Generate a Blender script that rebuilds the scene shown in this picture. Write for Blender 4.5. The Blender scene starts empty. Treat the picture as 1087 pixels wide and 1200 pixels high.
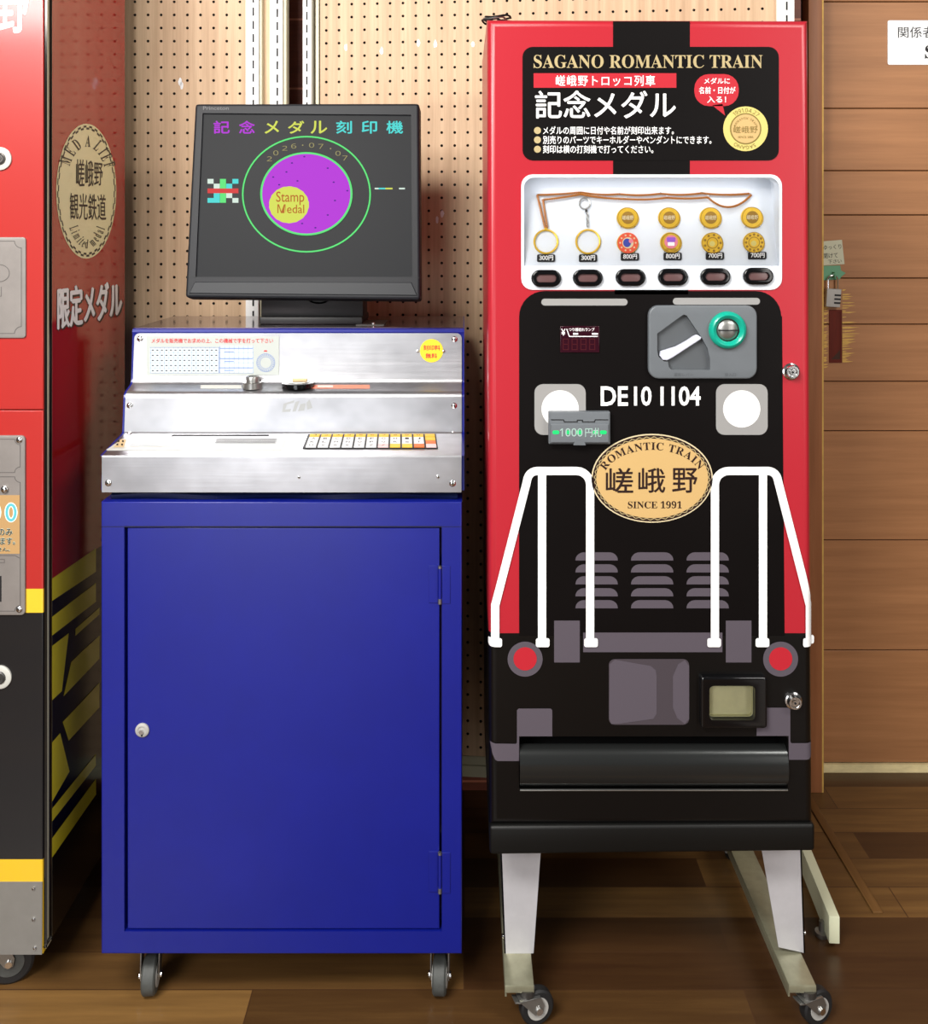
import bpy, bmesh, math, random
from mathutils import Vector, Matrix
from mathutils.geometry import tessellate_polygon
random.seed(7)
PI = math.pi
SC = bpy.context.scene
COL = SC.collection

# ---------------------------------------------------------------- camera
F, CX, HY, H = 1122.0, 543.5, 270.0, 1.374      # focal length (px of the 1087x1200 frame), vanishing point, eye height (m)
cam_d = bpy.data.cameras.new('camera')
cam = bpy.data.objects.new('camera', cam_d); COL.objects.link(cam)
cam.location = (0, 0, H); cam.rotation_euler = (PI/2, 0, 0)
cam_d.sensor_fit = 'HORIZONTAL'; cam_d.sensor_width = 36.0
cam_d.lens = 36.0*F/1087.0
cam_d.shift_y = -(600.0-HY)/1087.0
cam_d.clip_start = 0.02
SC.camera = cam

# ---------------------------------------------------------------- world, lamps, exposure
SC.view_settings.view_transform = 'Standard'
SC.view_settings.look = 'None'
SC.view_settings.gamma = 1.0
SC.view_settings.use_curve_mapping = False
SC.view_settings.exposure = -0.12
W = bpy.data.worlds.new('interior_light'); SC.world = W; W.use_nodes = True
bg = W.node_tree.nodes['Background']
bg.inputs[0].default_value = (1.0, 0.96, 0.92, 1); bg.inputs[1].default_value = 0.10

def area(name, loc, target, sx, sy, power, color=(1, 1, 1)):
    d = bpy.data.lights.new(name, 'AREA'); d.shape = 'RECTANGLE'; d.size = sx; d.size_y = sy
    d.energy = power; d.color = color
    o = bpy.data.objects.new(name, d); COL.objects.link(o); o.location = loc
    o.rotation_euler = (Vector(target)-Vector(loc)).to_track_quat('-Z', 'Y').to_euler()
    return o
area('ceiling_lamp', (-1.0, -0.1, 2.75), (-0.3, 1.8, 0.4), 1.3, 0.5, 92, (1.0, 0.97, 0.92))
area('door_fill_light', (1.9, 0.0, 2.75), (1.5, 1.6, 0.2), 1.2, 0.5, 44, (1.0, 0.97, 0.92))  # added fill, brightens the plank door and floor on the right
area('ceiling_lamp_back', (-1.9, -1.7, 2.75), (-0.2, 1.6, 0.6), 1.6, 0.6, 80, (1.0, 0.97, 0.93))
area('far_ceiling_lamp', (-2.7, -2.5, 2.74), (-2.7, -2.3, 0.0), 1.6, 1.1, 90, (1.0, 0.98, 0.95))
area('glass_door_daylight', (-1.02, -1.6, 0.70), (-1.0, 1.7, 0.7), 1.35, 1.3, 21, (0.94, 0.97, 1.0))
area('right_fill_light', (2.6, -2.2, 1.5), (1.2, 2.3, 0.7), 1.2, 2.0, 36, (1.0, 0.97, 0.93))  # unseen fill from the right, raised to brighten the plank door

# ---------------------------------------------------------------- materials
def lin(c):
    def f(v):
        v /= 255.0
        return v/12.92 if v <= 0.04045 else ((v+0.055)/1.055)**2.4
    return (f(c[0]), f(c[1]), f(c[2]), 1.0)

def nodes_of(name):
    m = bpy.data.materials.new(name); m.use_nodes = True
    nt = m.node_tree
    return m, nt, nt.nodes['Principled BSDF']

def mapped(nt, scale=(1, 1, 1), coord='Object'):
    tc = nt.nodes.new('ShaderNodeTexCoord'); mp = nt.nodes.new('ShaderNodeMapping')
    mp.inputs['Scale'].default_value = scale
    nt.links.new(tc.outputs[coord], mp.inputs[0])
    return mp.outputs[0]

def ramp(nt, fac, stops):
    r = nt.nodes.new('ShaderNodeValToRGB')
    e = r.color_ramp.elements
    e[0].position, e[0].color = stops[0]; e[1].position, e[1].color = stops[-1]
    for p, c in stops[1:-1]:
        n = e.new(p); n.color = c
    nt.links.new(fac, r.inputs[0])
    return r.outputs[0]

def noise(nt, vec, scale, detail=4, rough=0.6):
    n = nt.nodes.new('ShaderNodeTexNoise')
    n.inputs['Scale'].default_value = scale; n.inputs['Detail'].default_value = detail; n.inputs['Roughness'].default_value = rough
    nt.links.new(vec, n.inputs['Vector'])
    return n.outputs[0]

def bumpn(nt, b, fac, strength, dist=0.002):
    n = nt.nodes.new('ShaderNodeBump'); n.inputs['Strength'].default_value = strength; n.inputs['Distance'].default_value = dist
    nt.links.new(fac, n.inputs['Height']); nt.links.new(n.outputs[0], b.inputs['Normal'])

def mat(name, rgb, rough=0.5, metal=0.0, spec=0.5, var=0.0, vscale=(30, 30, 30), bump=0.0, coat=0.0, emit=0.0, ecol=None):
    m, nt, b = nodes_of(name)
    c = lin(rgb)
    b.inputs['Base Color'].default_value = c
    b.inputs['Roughness'].default_value = rough; b.inputs['Metallic'].default_value = metal
    b.inputs['Specular IOR Level'].default_value = spec
    b.inputs['Coat Weight'].default_value = coat; b.inputs['Coat Roughness'].default_value = 0.05
    if var or bump:
        n = noise(nt, mapped(nt, vscale), 1.0, 5)
        if var:
            lo = tuple(x*(1-var) for x in c[:3])+(1,); hi = tuple(min(1, x*(1+var)) for x in c[:3])+(1,)
            nt.links.new(ramp(nt, n, [(0.3, lo), (0.7, hi)]), b.inputs['Base Color'])
        if bump: bumpn(nt, b, n, bump)
    if emit:
        b.inputs['Emission Color'].default_value = lin(ecol or rgb); b.inputs['Emission Strength'].default_value = emit
    return m

def wood(name, c1, c2, vscale, rough=0.5, spec=0.4, bump=0.15):
    m, nt, b = nodes_of(name)
    n = noise(nt, mapped(nt, vscale), 1.0, 6, 0.65)
    nt.links.new(ramp(nt, n, [(0.3, lin(c1)), (0.5, lin(tuple((a+d)/2 for a, d in zip(c1, c2)))), (0.7, lin(c2))]), b.inputs['Base Color'])
    b.inputs['Roughness'].default_value = rough; b.inputs['Specular IOR Level'].default_value = spec
    bumpn(nt, b, n, bump, 0.001)
    return m

M = {}
M['red'] = mat('glossy_red_wrap', (206, 50, 60), 0.28, spec=0.35, var=0.04, vscale=(4, 4, 4))
M['red_print'] = mat('red_print', (180, 38, 50), 0.35, spec=0.3)
M['side_red'] = mat('side_red_gloss', (164, 26, 26), 0.08, spec=0.5, coat=0.25)
M['side_black'] = mat('side_black_gloss', (12, 11, 11), 0.16, spec=0.35)
M['side_yellow'] = mat('side_yellow_gloss', (226, 208, 44), 0.15, spec=0.5)
M['black'] = mat('black_wrap', (12, 9, 9), 0.4, spec=0.12, var=0.12, vscale=(5, 5, 5))
M['black_matte'] = mat('black_matte', (16, 15, 16), 0.5, spec=0.3)
M['black_gloss'] = mat('black_gloss', (10, 10, 12), 0.12, spec=0.5)
M['left_black'] = mat('left_black_paint', (20, 20, 22), 0.32, spec=0.35, var=0.35, vscale=(9, 9, 9))
M['white'] = mat('white_print', (244, 244, 244), 0.45, spec=0.3)
M['white_case'] = mat('white_case_plastic', (222, 228, 236), 0.4, spec=0.4)
M['tan'] = mat('tan_print', (174, 156, 112), 0.45)
M['emblem'] = mat('emblem_tan', (200, 166, 110), 0.4, spec=0.3)
M['emblem_dark'] = mat('emblem_dark_brown', (42, 24, 20), 0.45, spec=0.3)
M['emblem_cream'] = mat('emblem_cream', (214, 198, 160), 0.45)
M['mauve'] = mat('mauve_grey_print', (86, 79, 88), 0.4, spec=0.3)
M['mauve_lo'] = mat('mauve_grey_dark_print', (70, 63, 69), 0.4, spec=0.3)
M['lampgrey'] = mat('lamp_grey_print', (150, 149, 148), 0.4, spec=0.3)
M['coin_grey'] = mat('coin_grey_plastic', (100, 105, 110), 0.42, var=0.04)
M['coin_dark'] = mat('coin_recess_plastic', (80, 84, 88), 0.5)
M['lever'] = mat('lever_plastic', (206, 208, 224), 0.35)
M['teal'] = mat('teal_plastic', (16, 164, 140), 0.25)
M['chrome'] = mat('chrome', (225, 225, 225), 0.12, 1.0)
M['steel'] = mat('dull_steel', (160, 160, 157), 0.35, 0.9)
M['dark_steel'] = mat('dark_steel', (92, 90, 88), 0.4, 0.8)
M['leg_alu'] = mat('leg_aluminium', (200, 199, 204), 0.45, 0.35, var=0.07, vscale=(20, 20, 20))
M['bar_alu'] = mat('bar_olive_steel', (158, 156, 132), 0.35, 0.55, var=0.12, vscale=(40, 40, 40))
M['rubber'] = mat('black_rubber', (24, 24, 25), 0.6)
M['wheel_grey'] = mat('wheel_grey', (70, 72, 70), 0.6, var=0.2, vscale=(60, 60, 60))
M['wheel_hub'] = mat('wheel_hub_plastic', (170, 168, 164), 0.45)
M['cream'] = mat('cream_paint', (226, 228, 196), 0.45, spec=0.4)
M['cream_shade'] = mat('cream_post_shaded', (198, 194, 166), 0.4)  # cream darkened to paint shade on the post lips; rail and trim share it
M['white_post'] = mat('white_post', (250, 250, 248), 0.4)
M['slot'] = mat('slot_black', (10, 10, 14), 0.7)
M['blue'] = mat('blue_enamel', (12, 24, 124), 0.3, spec=0.6, var=0.06, vscale=(8, 8, 8), bump=0.05)
M['blue_dark'] = mat('blue_gap', (8, 8, 40), 0.6)
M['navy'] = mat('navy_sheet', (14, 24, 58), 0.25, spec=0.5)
M['monitor'] = mat('monitor_plastic', (27, 29, 34), 0.5, spec=0.25)
M['monitor_hi'] = mat('monitor_chin_plastic', (31, 34, 39), 0.45, spec=0.3)
M['monitor_black'] = mat('monitor_stand_plastic', (22, 22, 24), 0.5)
M['screen'] = mat('screen_panel', (8, 9, 10), 0.5, spec=0.12, emit=0.032, ecol=(225, 228, 240))
M['logo_grey'] = mat('logo_grey', (70, 70, 74), 0.5)
def glow(name, rgb, e=1.0): return mat(name, (14, 14, 15), 0.6, spec=0.1, emit=e, ecol=rgb)
M['g_purple'] = glow('screen_purple', (190, 50, 225)); M['g_yellow'] = glow('screen_yellow', (222, 232, 90))
M['g_cyan'] = glow('screen_cyan', (80, 228, 224)); M['g_green'] = glow('screen_green', (100, 240, 130))
M['g_white'] = glow('screen_white', (225, 245, 232)); M['g_red'] = glow('screen_red', (225, 60, 60))
M['g_dkgreen'] = glow('screen_deep_green', (30, 110, 50), 0.6); M['g_brown'] = glow('screen_brown', (190, 105, 20))
M['g_dot'] = glow('screen_violet_dot', (80, 10, 150)); M['g_date'] = glow('screen_date', (206, 196, 130), 0.6)
M['led'] = glow('led_green', (40, 235, 130), 1.2); M['seg'] = glow('segment_dim_red', (120, 22, 40), 0.5)
M['bill_text'] = glow('bill_lettering', (225, 255, 240), 0.8)
M['disp_glass'] = mat('display_dark_red', (44, 8, 22), 0.15)
M['gold'] = mat('gold_plate', (220, 178, 50), 0.35, 0.4, var=0.08, vscale=(90, 90, 90))
M['gold_dark'] = mat('gold_relief', (146, 108, 26), 0.45, 0.2)
M['gold_pale'] = mat('gold_print', (206, 190, 108), 0.4)
M['gold_print_dk'] = mat('gold_print_dark', (124, 106, 44), 0.5)
M['chain'] = mat('gold_chain', (170, 104, 26), 0.4, 0.15)
M['enamel_red'] = mat('enamel_red', (222, 88, 60), 0.3); M['enamel_blue'] = mat('enamel_blue', (60, 70, 160), 0.3)
M['enamel_purple'] = mat('enamel_purple', (150, 90, 200), 0.3); M['enamel_pink'] = mat('enamel_pink', (226, 130, 150), 0.3)
M['button_lens'] = mat('button_lens', (96, 70, 70), 0.25)
M['olive'] = mat('olive_window', (206, 202, 160), 0.4, var=0.1, vscale=(30, 30, 30))
M['paper'] = mat('paper', (238, 240, 242), 0.6)
M['note'] = mat('note_paper', (196, 196, 172), 0.7)
M['ink'] = mat('black_ink', (22, 22, 26), 0.7)
M['green_metal'] = mat('green_hasp', (88, 150, 112), 0.45)
M['red_ink'] = mat('red_ink', (200, 40, 44), 0.6); M['blue_ink'] = mat('pale_blue_ink', (120, 140, 190), 0.7)
M['blue_cell'] = mat('pale_blue_cell', (196, 210, 226), 0.7)
M['chart'] = mat('chart_plastic', (176, 182, 178), 0.5)
M['sticker_yellow'] = mat('sticker_yellow', (246, 216, 40), 0.45)
M['key_white'] = mat('key_white', (226, 228, 230), 0.5); M['key_yellow'] = mat('key_yellow', (240, 190, 70), 0.5)
M['key_orange'] = mat('key_orange', (222, 116, 60), 0.5); M['key_pink'] = mat('key_pink', (236, 196, 196), 0.5)
M['label_red'] = mat('label_orange_red', (226, 132, 108), 0.5); M['label_tan'] = mat('label_tan', (206, 178, 134), 0.5)
M['card'] = mat('instruction_card', (196, 195, 188), 0.3)
M['card_grey'] = mat('card_pale_grey', (168, 172, 174), 0.4)
M['plate_grey'] = mat('grey_metal_plate', (132, 126, 122), 0.4, 0.25, var=0.08, vscale=(25, 25, 25))
M['plate_line'] = mat('plate_engraving', (84, 80, 78), 0.5)
M['kick_grey'] = mat('kick_plate_grey', (136, 133, 128), 0.4, 0.3, var=0.05)
M['yellow'] = mat('yellow_print', (246, 208, 50), 0.4)
M['sticker_tan'] = mat('sticker_tan', (176, 140, 92), 0.5)
M['cyan_ink'] = mat('cyan_ink', (86, 178, 190), 0.5); M['pale_ink'] = mat('pale_halo_ink', (226, 246, 228), 0.5)
M['oval_cream'] = mat('oval_cream', (240, 234, 186), 0.3, spec=0.4)
M['oval_ink'] = mat('oval_ink', (46, 34, 24), 0.5)
M['pegboard'] = wood('pegboard_wood', (186, 154, 122), (218, 188, 154), (70, 70, 2.2), 0.55)
M['hole_dark'] = mat('pegboard_hole_shade', (30, 22, 16), 0.9)  # near-black that paints the shade inside the peg holes
M['door_wood'] = wood('door_wood', (150, 102, 64), (172, 120, 78), (2.2, 2.2, 48), 0.5)
M['post_wood'] = wood('post_wood', (142, 88, 54), (164, 106, 68), (60, 60, 3), 0.5)
M['dark_wood'] = mat('dark_red_wood', (92, 28, 14), 0.55, spec=0.2, var=0.2, vscale=(60, 60, 8))
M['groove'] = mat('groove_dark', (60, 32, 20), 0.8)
M['bare_lit_wood'] = mat('bare_lit_yellow_wood', (206, 164, 84), 0.7, var=0.15, vscale=(40, 40, 40))
M['mat_sill'] = mat('pale_sill', (226, 208, 158), 0.6, var=0.15, vscale=(20, 20, 60))
M['strip'] = wood('floor_strip_wood', (96, 66, 34), (120, 86, 48), (60, 3, 3), 0.35)

def brushed(name):
    m, nt, b = nodes_of(name)
    b.inputs['Metallic'].default_value = 0.95
    n = noise(nt, mapped(nt, (5, 260, 260)), 1.0, 4)
    n2 = noise(nt, mapped(nt, (7, 9, 9)), 1.0, 3)
    nt.links.new(ramp(nt, n2, [(0.3, lin((166, 166, 170))), (0.7, lin((204, 204, 208)))]), b.inputs['Base Color'])
    r = nt.nodes.new('ShaderNodeMapRange'); r.inputs['To Min'].default_value = 0.26; r.inputs['To Max'].default_value = 0.40
    nt.links.new(n, r.inputs['Value']); nt.links.new(r.outputs[0], b.inputs['Roughness'])
    b.inputs['Anisotropic'].default_value = 0.0
    bumpn(nt, b, n, 0.12, 0.0008)
    return m
M['brushed'] = brushed('brushed_stainless')

def plank_wall(name):
    m, nt, b = nodes_of(name)
    n = noise(nt, mapped(nt, (4, 4, 70)), 1.0, 5)
    base = ramp(nt, n, [(0.3, lin((112, 54, 36))), (0.7, lin((136, 70, 48)))])
    sp = nt.nodes.new('ShaderNodeSeparateXYZ'); tc = nt.nodes.new('ShaderNodeTexCoord'); nt.links.new(tc.outputs['Object'], sp.inputs[0])
    a = nt.nodes.new('ShaderNodeMath'); a.operation = 'ADD'; a.inputs[1].default_value = -0.0195+0.17*4
    d = nt.nodes.new('ShaderNodeMath'); d.operation = 'MODULO'; d.inputs[1].default_value = 0.17
    l = nt.nodes.new('ShaderNodeMath'); l.operation = 'LESS_THAN'; l.inputs[1].default_value = 0.005
    nt.links.new(sp.outputs[2], a.inputs[0]); nt.links.new(a.outputs[0], d.inputs[0]); nt.links.new(d.outputs[0], l.inputs[0])
    mx = nt.nodes.new('ShaderNodeMix'); mx.data_type = 'RGBA'
    nt.links.new(l.outputs[0], mx.inputs[0]); nt.links.new(base, mx.inputs[6]); mx.inputs[7].default_value = lin((206, 126, 96))
    nt.links.new(mx.outputs[2], b.inputs['Base Color']); b.inputs['Roughness'].default_value = 0.55
    return m
M['wall'] = plank_wall('red_plank_wall')

FLOOR_SHIFT = (0.0, -0.013, 0.0)
def floor_mat():
    m, nt, b = nodes_of('dark_plank_floor')
    v = mapped(nt, (1, 1, 1)); v.node.inputs['Location'].default_value = FLOOR_SHIFT
    br = nt.nodes.new('ShaderNodeTexBrick')
    br.offset = 0.43; br.inputs['Scale'].default_value = 1.0; br.inputs['Brick Width'].default_value = 0.888
    br.inputs['Row Height'].default_value = 0.0905; br.inputs['Mortar Size'].default_value = 0.0012; br.inputs['Mortar Smooth'].default_value = 0.1
    br.inputs['Color1'].default_value = (0, 0, 0, 1); br.inputs['Color2'].default_value = (1, 1, 1, 1); br.inputs['Mortar'].default_value = (0.5, 0.5, 0.5, 1)
    nt.links.new(v, br.inputs['Vector'])
    n = noise(nt, mapped(nt, (3, 45, 1)), 1.0, 6, 0.65)
    ad = nt.nodes.new('ShaderNodeMix'); ad.data_type = 'FLOAT'; ad.inputs[0].default_value = 0.42
    nt.links.new(br.outputs['Color'], ad.inputs[2]); nt.links.new(n, ad.inputs[3])
    c = ramp(nt, ad.outputs[0], [(0.15, lin((58, 36, 20))), (0.45, lin((80, 55, 30))), (0.62, lin((102, 73, 40))), (0.85, lin((140, 104, 58)))])
    mx = nt.nodes.new('ShaderNodeMix'); mx.data_type = 'RGBA'; mx.inputs[7].default_value = lin((70, 46, 28))
    nt.links.new(br.outputs['Fac'], mx.inputs[0]); nt.links.new(c, mx.inputs[6])
    nt.links.new(mx.outputs[2], b.inputs['Base Color'])
    b.inputs['Roughness'].default_value = 0.3; b.inputs['Specular IOR Level'].default_value = 0.4
    bumpn(nt, b, n, 0.08, 0.001)
    return m
M['floor'] = floor_mat()

def clear_acrylic():
    m = bpy.data.materials.new('clear_acrylic'); m.use_nodes = True; nt = m.node_tree; nt.nodes.clear()
    out = nt.nodes.new('ShaderNodeOutputMaterial'); mx = nt.nodes.new('ShaderNodeMixShader')
    t = nt.nodes.new('ShaderNodeBsdfTransparent'); g = nt.nodes.new('ShaderNodeBsdfGlossy'); g.inputs['Roughness'].default_value = 0.02
    fr = nt.nodes.new('ShaderNodeFresnel'); fr.inputs['IOR'].default_value = 1.45
    nt.links.new(fr.outputs[0], mx.inputs[0]); nt.links.new(t.outputs[0], mx.inputs[1]); nt.links.new(g.outputs[0], mx.inputs[2])
    nt.links.new(mx.outputs[0], out.inputs[0])
    return m
M['acrylic'] = clear_acrylic()

def livery(name, zs, coat=0.0):
    """printed bands stacked by height: zs = [(upper z, colour), ...] from the bottom up"""
    m, nt, b = nodes_of(name)
    tc = nt.nodes.new('ShaderNodeTexCoord'); sp = nt.nodes.new('ShaderNodeSeparateXYZ'); nt.links.new(tc.outputs['Object'], sp.inputs[0])
    cur = None
    for z, c in reversed(zs):
        if cur is None: cur = lin(c); continue
        l = nt.nodes.new('ShaderNodeMath'); l.operation = 'LESS_THAN'; l.inputs[1].default_value = z
        nt.links.new(sp.outputs[2], l.inputs[0])
        mx = nt.nodes.new('ShaderNodeMix'); mx.data_type = 'RGBA'; nt.links.new(l.outputs[0], mx.inputs[0])
        if isinstance(cur, tuple): mx.inputs[6].default_value = cur
        else: nt.links.new(cur, mx.inputs[6])
        mx.inputs[7].default_value = lin(c); cur = mx.outputs[2]
    nt.links.new(cur, b.inputs['Base Color'])
    b.inputs['Roughness'].default_value = 0.3; b.inputs['Specular IOR Level'].default_value = 0.35
    b.inputs['Coat Weight'].default_value = coat; b.inputs['Coat Roughness'].default_value = 0.1
    return m

# ---------------------------------------------------------------- geometry helpers
def P(px, py, Z): return Vector(((px-CX)*Z/F, Z, H-(py-HY)*Z/F))

class Plane:
    """a real plane in the room; at(px, py, off) is the point on it sighted at that pixel, lifted off along its normal"""
    def __init__(s, p, n): s.p = Vector(p); s.n = Vector(n).normalized()
    def at(s, px, py, off=0.0):
        d = Vector(((px-CX)/F, 1.0, -(py-HY)/F)); o = Vector((0, 0, H))
        t = (s.p-o).dot(s.n)/d.dot(s.n)
        return o+d*t+s.n*off
def front(Z): return Plane((0, Z, 0), (0, -1, 0))

_glyphs = {}
def glyph(s, bold=0.0, spacing=1.0):
    k = (s, bold, spacing)
    if k not in _glyphs:
        c = bpy.data.curves.new('lettering_outline', 'FONT'); c.body = s; c.size = 1; c.resolution_u = 3; c.offset = bold; c.space_character = spacing
        o = bpy.data.objects.new('lettering_outline', c); COL.objects.link(o)
        me = bpy.data.meshes.new_from_object(o.evaluated_get(bpy.context.evaluated_depsgraph_get()))
        _glyphs[k] = ([(v.co.x, v.co.y) for v in me.vertices], [tuple(p.vertices) for p in me.polygons])
        bpy.data.objects.remove(o); bpy.data.curves.remove(c); bpy.data.meshes.remove(me)
    return _glyphs[k]
def serif(s):
    r = ''
    for ch in s:
        if 'A' <= ch <= 'Z': r += chr(0x1D400+ord(ch)-65)
        elif 'a' <= ch <= 'z': r += chr(0x1D41A+ord(ch)-97)
        elif '0' <= ch <= '9': r += chr(0x1D7CE+ord(ch)-48)
        else: r += ch
    return r
def sansd(s): return ''.join(chr(0x1D7E2+ord(c)-48) if c.isdigit() else c for c in s)

def ell(cx, cy, rx, ry=None, n=40, a0=0, a1=2*PI):
    ry = rx if ry is None else ry
    m = n if abs(a1-a0-2*PI) < 1e-6 else n+1
    return [(cx+rx*math.cos(a0+(a1-a0)*i/n), cy-ry*math.sin(a0+(a1-a0)*i/n)) for i in range(m)]
def rrect(x0, y0, x1, y1, r=0, n=5):
    if r <= 0: return [(x0, y0), (x1, y0), (x1, y1), (x0, y1)]
    pts = []
    for cx, cy, a in ((x1-r, y0+r, 0), (x0+r, y0+r, PI/2), (x0+r, y1-r, PI), (x1-r, y1-r, 1.5*PI)):
        pts += [(cx+r*math.cos(a+PI/2*i/n), cy-r*math.sin(a+PI/2*i/n)) for i in range(n+1)]
    return pts
def stroke(path, w, closed=False):
    """quads of a constant-width line"""
    n = len(path); L, R = [], []
    for i, (x, y) in enumerate(path):
        a = path[(i-1) % n] if (i > 0 or closed) else path[i]; b = path[(i+1) % n] if (i < n-1 or closed) else path[i]
        d1 = Vector((x-a[0], y-a[1])); d2 = Vector((b[0]-x, b[1]-y))
        if d1.length < 1e-9: d1 = d2
        if d2.length < 1e-9: d2 = d1
        d1 = d1.normalized(); d2 = d2.normalized(); t = (d1+d2)
        t = t.normalized() if t.length > 1e-6 else d1
        nrm = Vector((-t.y, t.x)); k = w/2/max(0.4, nrm.dot(Vector((-d1.y, d1.x))))
        L.append((x+nrm.x*k, y+nrm.y*k)); R.append((x-nrm.x*k, y-nrm.y*k))
    return [[L[i], L[(i+1) % n], R[(i+1) % n], R[i]] for i in range(n if closed else n-1)]

class MB:
    def __init__(s): s.v, s.f, s.mi, s.mats = [], [], [], []
    def m(s, key):
        if key not in s.mats: s.mats.append(key)
        return s.mats.index(key)
    def add(s, pts, faces, mat, xf=None):
        b = len(s.v); k = s.m(mat)
        for p in pts: s.v.append(tuple(xf @ Vector(p)) if xf else tuple(p))
        for f in faces: s.f.append([b+i for i in f]); s.mi.append(k)
    # ---- printing on planes (2D pixel shapes laid on a measured plane)
    def flat(s, pl, poly, off, mat, holes=()):
        loops = [[Vector((x, -y, 0)) for x, y in L] for L in [poly, *holes]]
        allp = [q for L in [poly, *holes] for q in L]
        tris = tessellate_polygon(loops)
        if hasattr(pl, 'cuts'):
            cs = [c for c in pl.cuts if min(p[0] for p in allp) < c-.01 and max(p[0] for p in allp) > c+.01]
            if cs:
                bm = bmesh.new(); vs = [bm.verts.new((x, y, 0)) for x, y in allp]
                for t in tris:
                    try: bm.faces.new([vs[i] for i in t])
                    except ValueError: pass
                for c in cs: bmesh.ops.bisect_plane(bm, geom=list(bm.verts)+list(bm.edges)+list(bm.faces), plane_co=(c, 0, 0), plane_no=(1, 0, 0))
                bmesh.ops.triangulate(bm, faces=list(bm.faces)); bm.verts.index_update()
                allp = [(v.co.x, v.co.y) for v in bm.verts]; tris = [tuple(v.index for v in f.verts) for f in bm.faces]; bm.free()
        P3 = [pl.at(x, y, off) for x, y in allp]
        fs = []
        for t in tris:
            a, b, c = (P3[i] for i in t)
            n = (b-a).cross(c-a)
            fs.append(t if n.dot(pl.n) > 0 else (t[0], t[2], t[1]))
        s.add(P3, fs, mat)
    def plate(s, pl, poly, o0, o1, mat, holes=(), bev=0.0):
        """slab between offsets o0 (back) and o1 (front); bev rounds the outer rim (metres)"""
        loops = [poly, *holes]
        if bev:
            c = Vector((sum(x for x, y in poly)/len(poly), sum(y for x, y in poly)/len(poly)))
            k = bev*F/pl.at(c.x, c.y).y
            ins = []
            n = len(poly); ar = sum(poly[i][0]*poly[(i+1) % n][1]-poly[(i+1) % n][0]*poly[i][1] for i in range(n))
            sg = 1 if ar > 0 else -1
            for i in range(n):
                a, b, d = Vector(poly[i-1]), Vector(poly[i]), Vector(poly[(i+1) % n])
                t1 = (b-a).normalized(); t2 = (d-b).normalized()
                n1 = Vector((-t1.y, t1.x))*sg; n2 = Vector((-t2.y, t2.x))*sg
                m_ = (n1+n2); m_ = m_/max(0.2, m_.dot(n1)) if m_.length > 1e-6 else n1
                ins.append(m_)
            rings = []
            for j in range(5):
                a = j/4*PI/2
                rings.append(([(poly[i][0]+ins[i].x*k*(1-math.cos(a)), poly[i][1]+ins[i].y*k*(1-math.cos(a))) for i in range(n)], o1-bev*(1-math.sin(a))))
            for (r0, z0), (r1, z1) in zip([(poly, o0)]+rings[:-1], rings):
                pts = [pl.at(x, y, z0) for x, y in r0]+[pl.at(x, y, z1) for x, y in r1]
                s.add(pts, [[i, (i+1) % n, n+(i+1) % n, n+i] for i in range(n)], mat)
            s.flat(pl, rings[-1][0], o1, mat, holes)
            loops = list(holes)
        else:
            s.flat(pl, poly, o1, mat, holes)
        for L in loops:
            n = len(L)
            pts = [pl.at(x, y, o1) for x, y in L]+[pl.at(x, y, o0) for x, y in L]
            s.add(pts, [[i, (i+1) % n, n+(i+1) % n, n+i] for i in range(n)], mat)
    def line(s, pl, path, w, off, mat, closed=False):
        for q in stroke(path, w, closed):
            if hasattr(pl, 'cuts'): s.flat(pl, q, off, mat)
            else: s.add([pl.at(x, y, off) for x, y in q], [(0, 1, 2, 3)], mat)
    def text(s, pl, st, box, off, mat, bold=0.0, spacing=1.0):
        """box = (x0, y0, x1, y1) or four corners TL, TR, BR, BL"""
        cjk = bold > 0 and any(ord(ch) > 0x2E80 and ord(ch) < 0x1D000 for ch in st)
        v, f = glyph(st, 0 if cjk else bold, spacing)
        if not v: return
        if cjk:
            if len(box) == 4 and not isinstance(box[0], tuple):
                a, b, c, d = box; box = ((a, b), (c, b), (c, d), (a, d))
            e = bold*0.8*abs(box[3][1]-box[0][1]); s_ = bold; bold = 0
            for i_, (dx, dy) in enumerate(((-e, 0), (e, 0), (0, -e), (0, e))):
                s.text(pl, st, tuple((x+dx, y+dy) for x, y in box), off+1e-5*i_, mat, 0, spacing)
            return
        x0, x1 = min(a for a, b in v), max(a for a, b in v); y0, y1 = min(b for a, b in v), max(b for a, b in v)
        if len(box) == 4 and not isinstance(box[0], tuple):
            a, b, c, d = box; box = ((a, b), (c, b), (c, d), (a, d))
        TL, TR, BR, BL = (Vector(q) for q in box)
        pts = []
        for x, y in v:
            u = (x-x0)/max(1e-6, x1-x0); w = (y-y0)/max(1e-6, y1-y0)
            q = (BL.lerp(BR, u)).lerp(TL.lerp(TR, u), w)
            pts.append(pl.at(q.x, q.y, off))
        s.add(pts, f, mat)
    def arctext(s, pl, st, cx, cy, rx, ry, a0, a1, h, off, mat, inward=False, bold=0.0, wk=1.0):
        """letters along an ellipse from angle a0 to a1 (degrees)"""
        wd = []
        for ch in st:
            v = glyph(ch, bold)[0]
            wd.append((max(p[0] for p in v)-min(p[0] for p in v)+0.12) if v else 0.38)
        ang = [math.radians(a0+(a1-a0)*k/80) for k in range(81)]; cl_ = [0.0]
        for k in range(80): cl_.append(cl_[-1]+math.hypot(rx*(math.cos(ang[k+1])-math.cos(ang[k])), ry*(math.sin(ang[k+1])-math.sin(ang[k]))))
        def along(t):
            d = t*cl_[-1]
            for k in range(80):
                if d <= cl_[k+1]+1e-9: return ang[k]+(ang[k+1]-ang[k])*(d-cl_[k])/(cl_[k+1]-cl_[k])
            return ang[-1]
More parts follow.
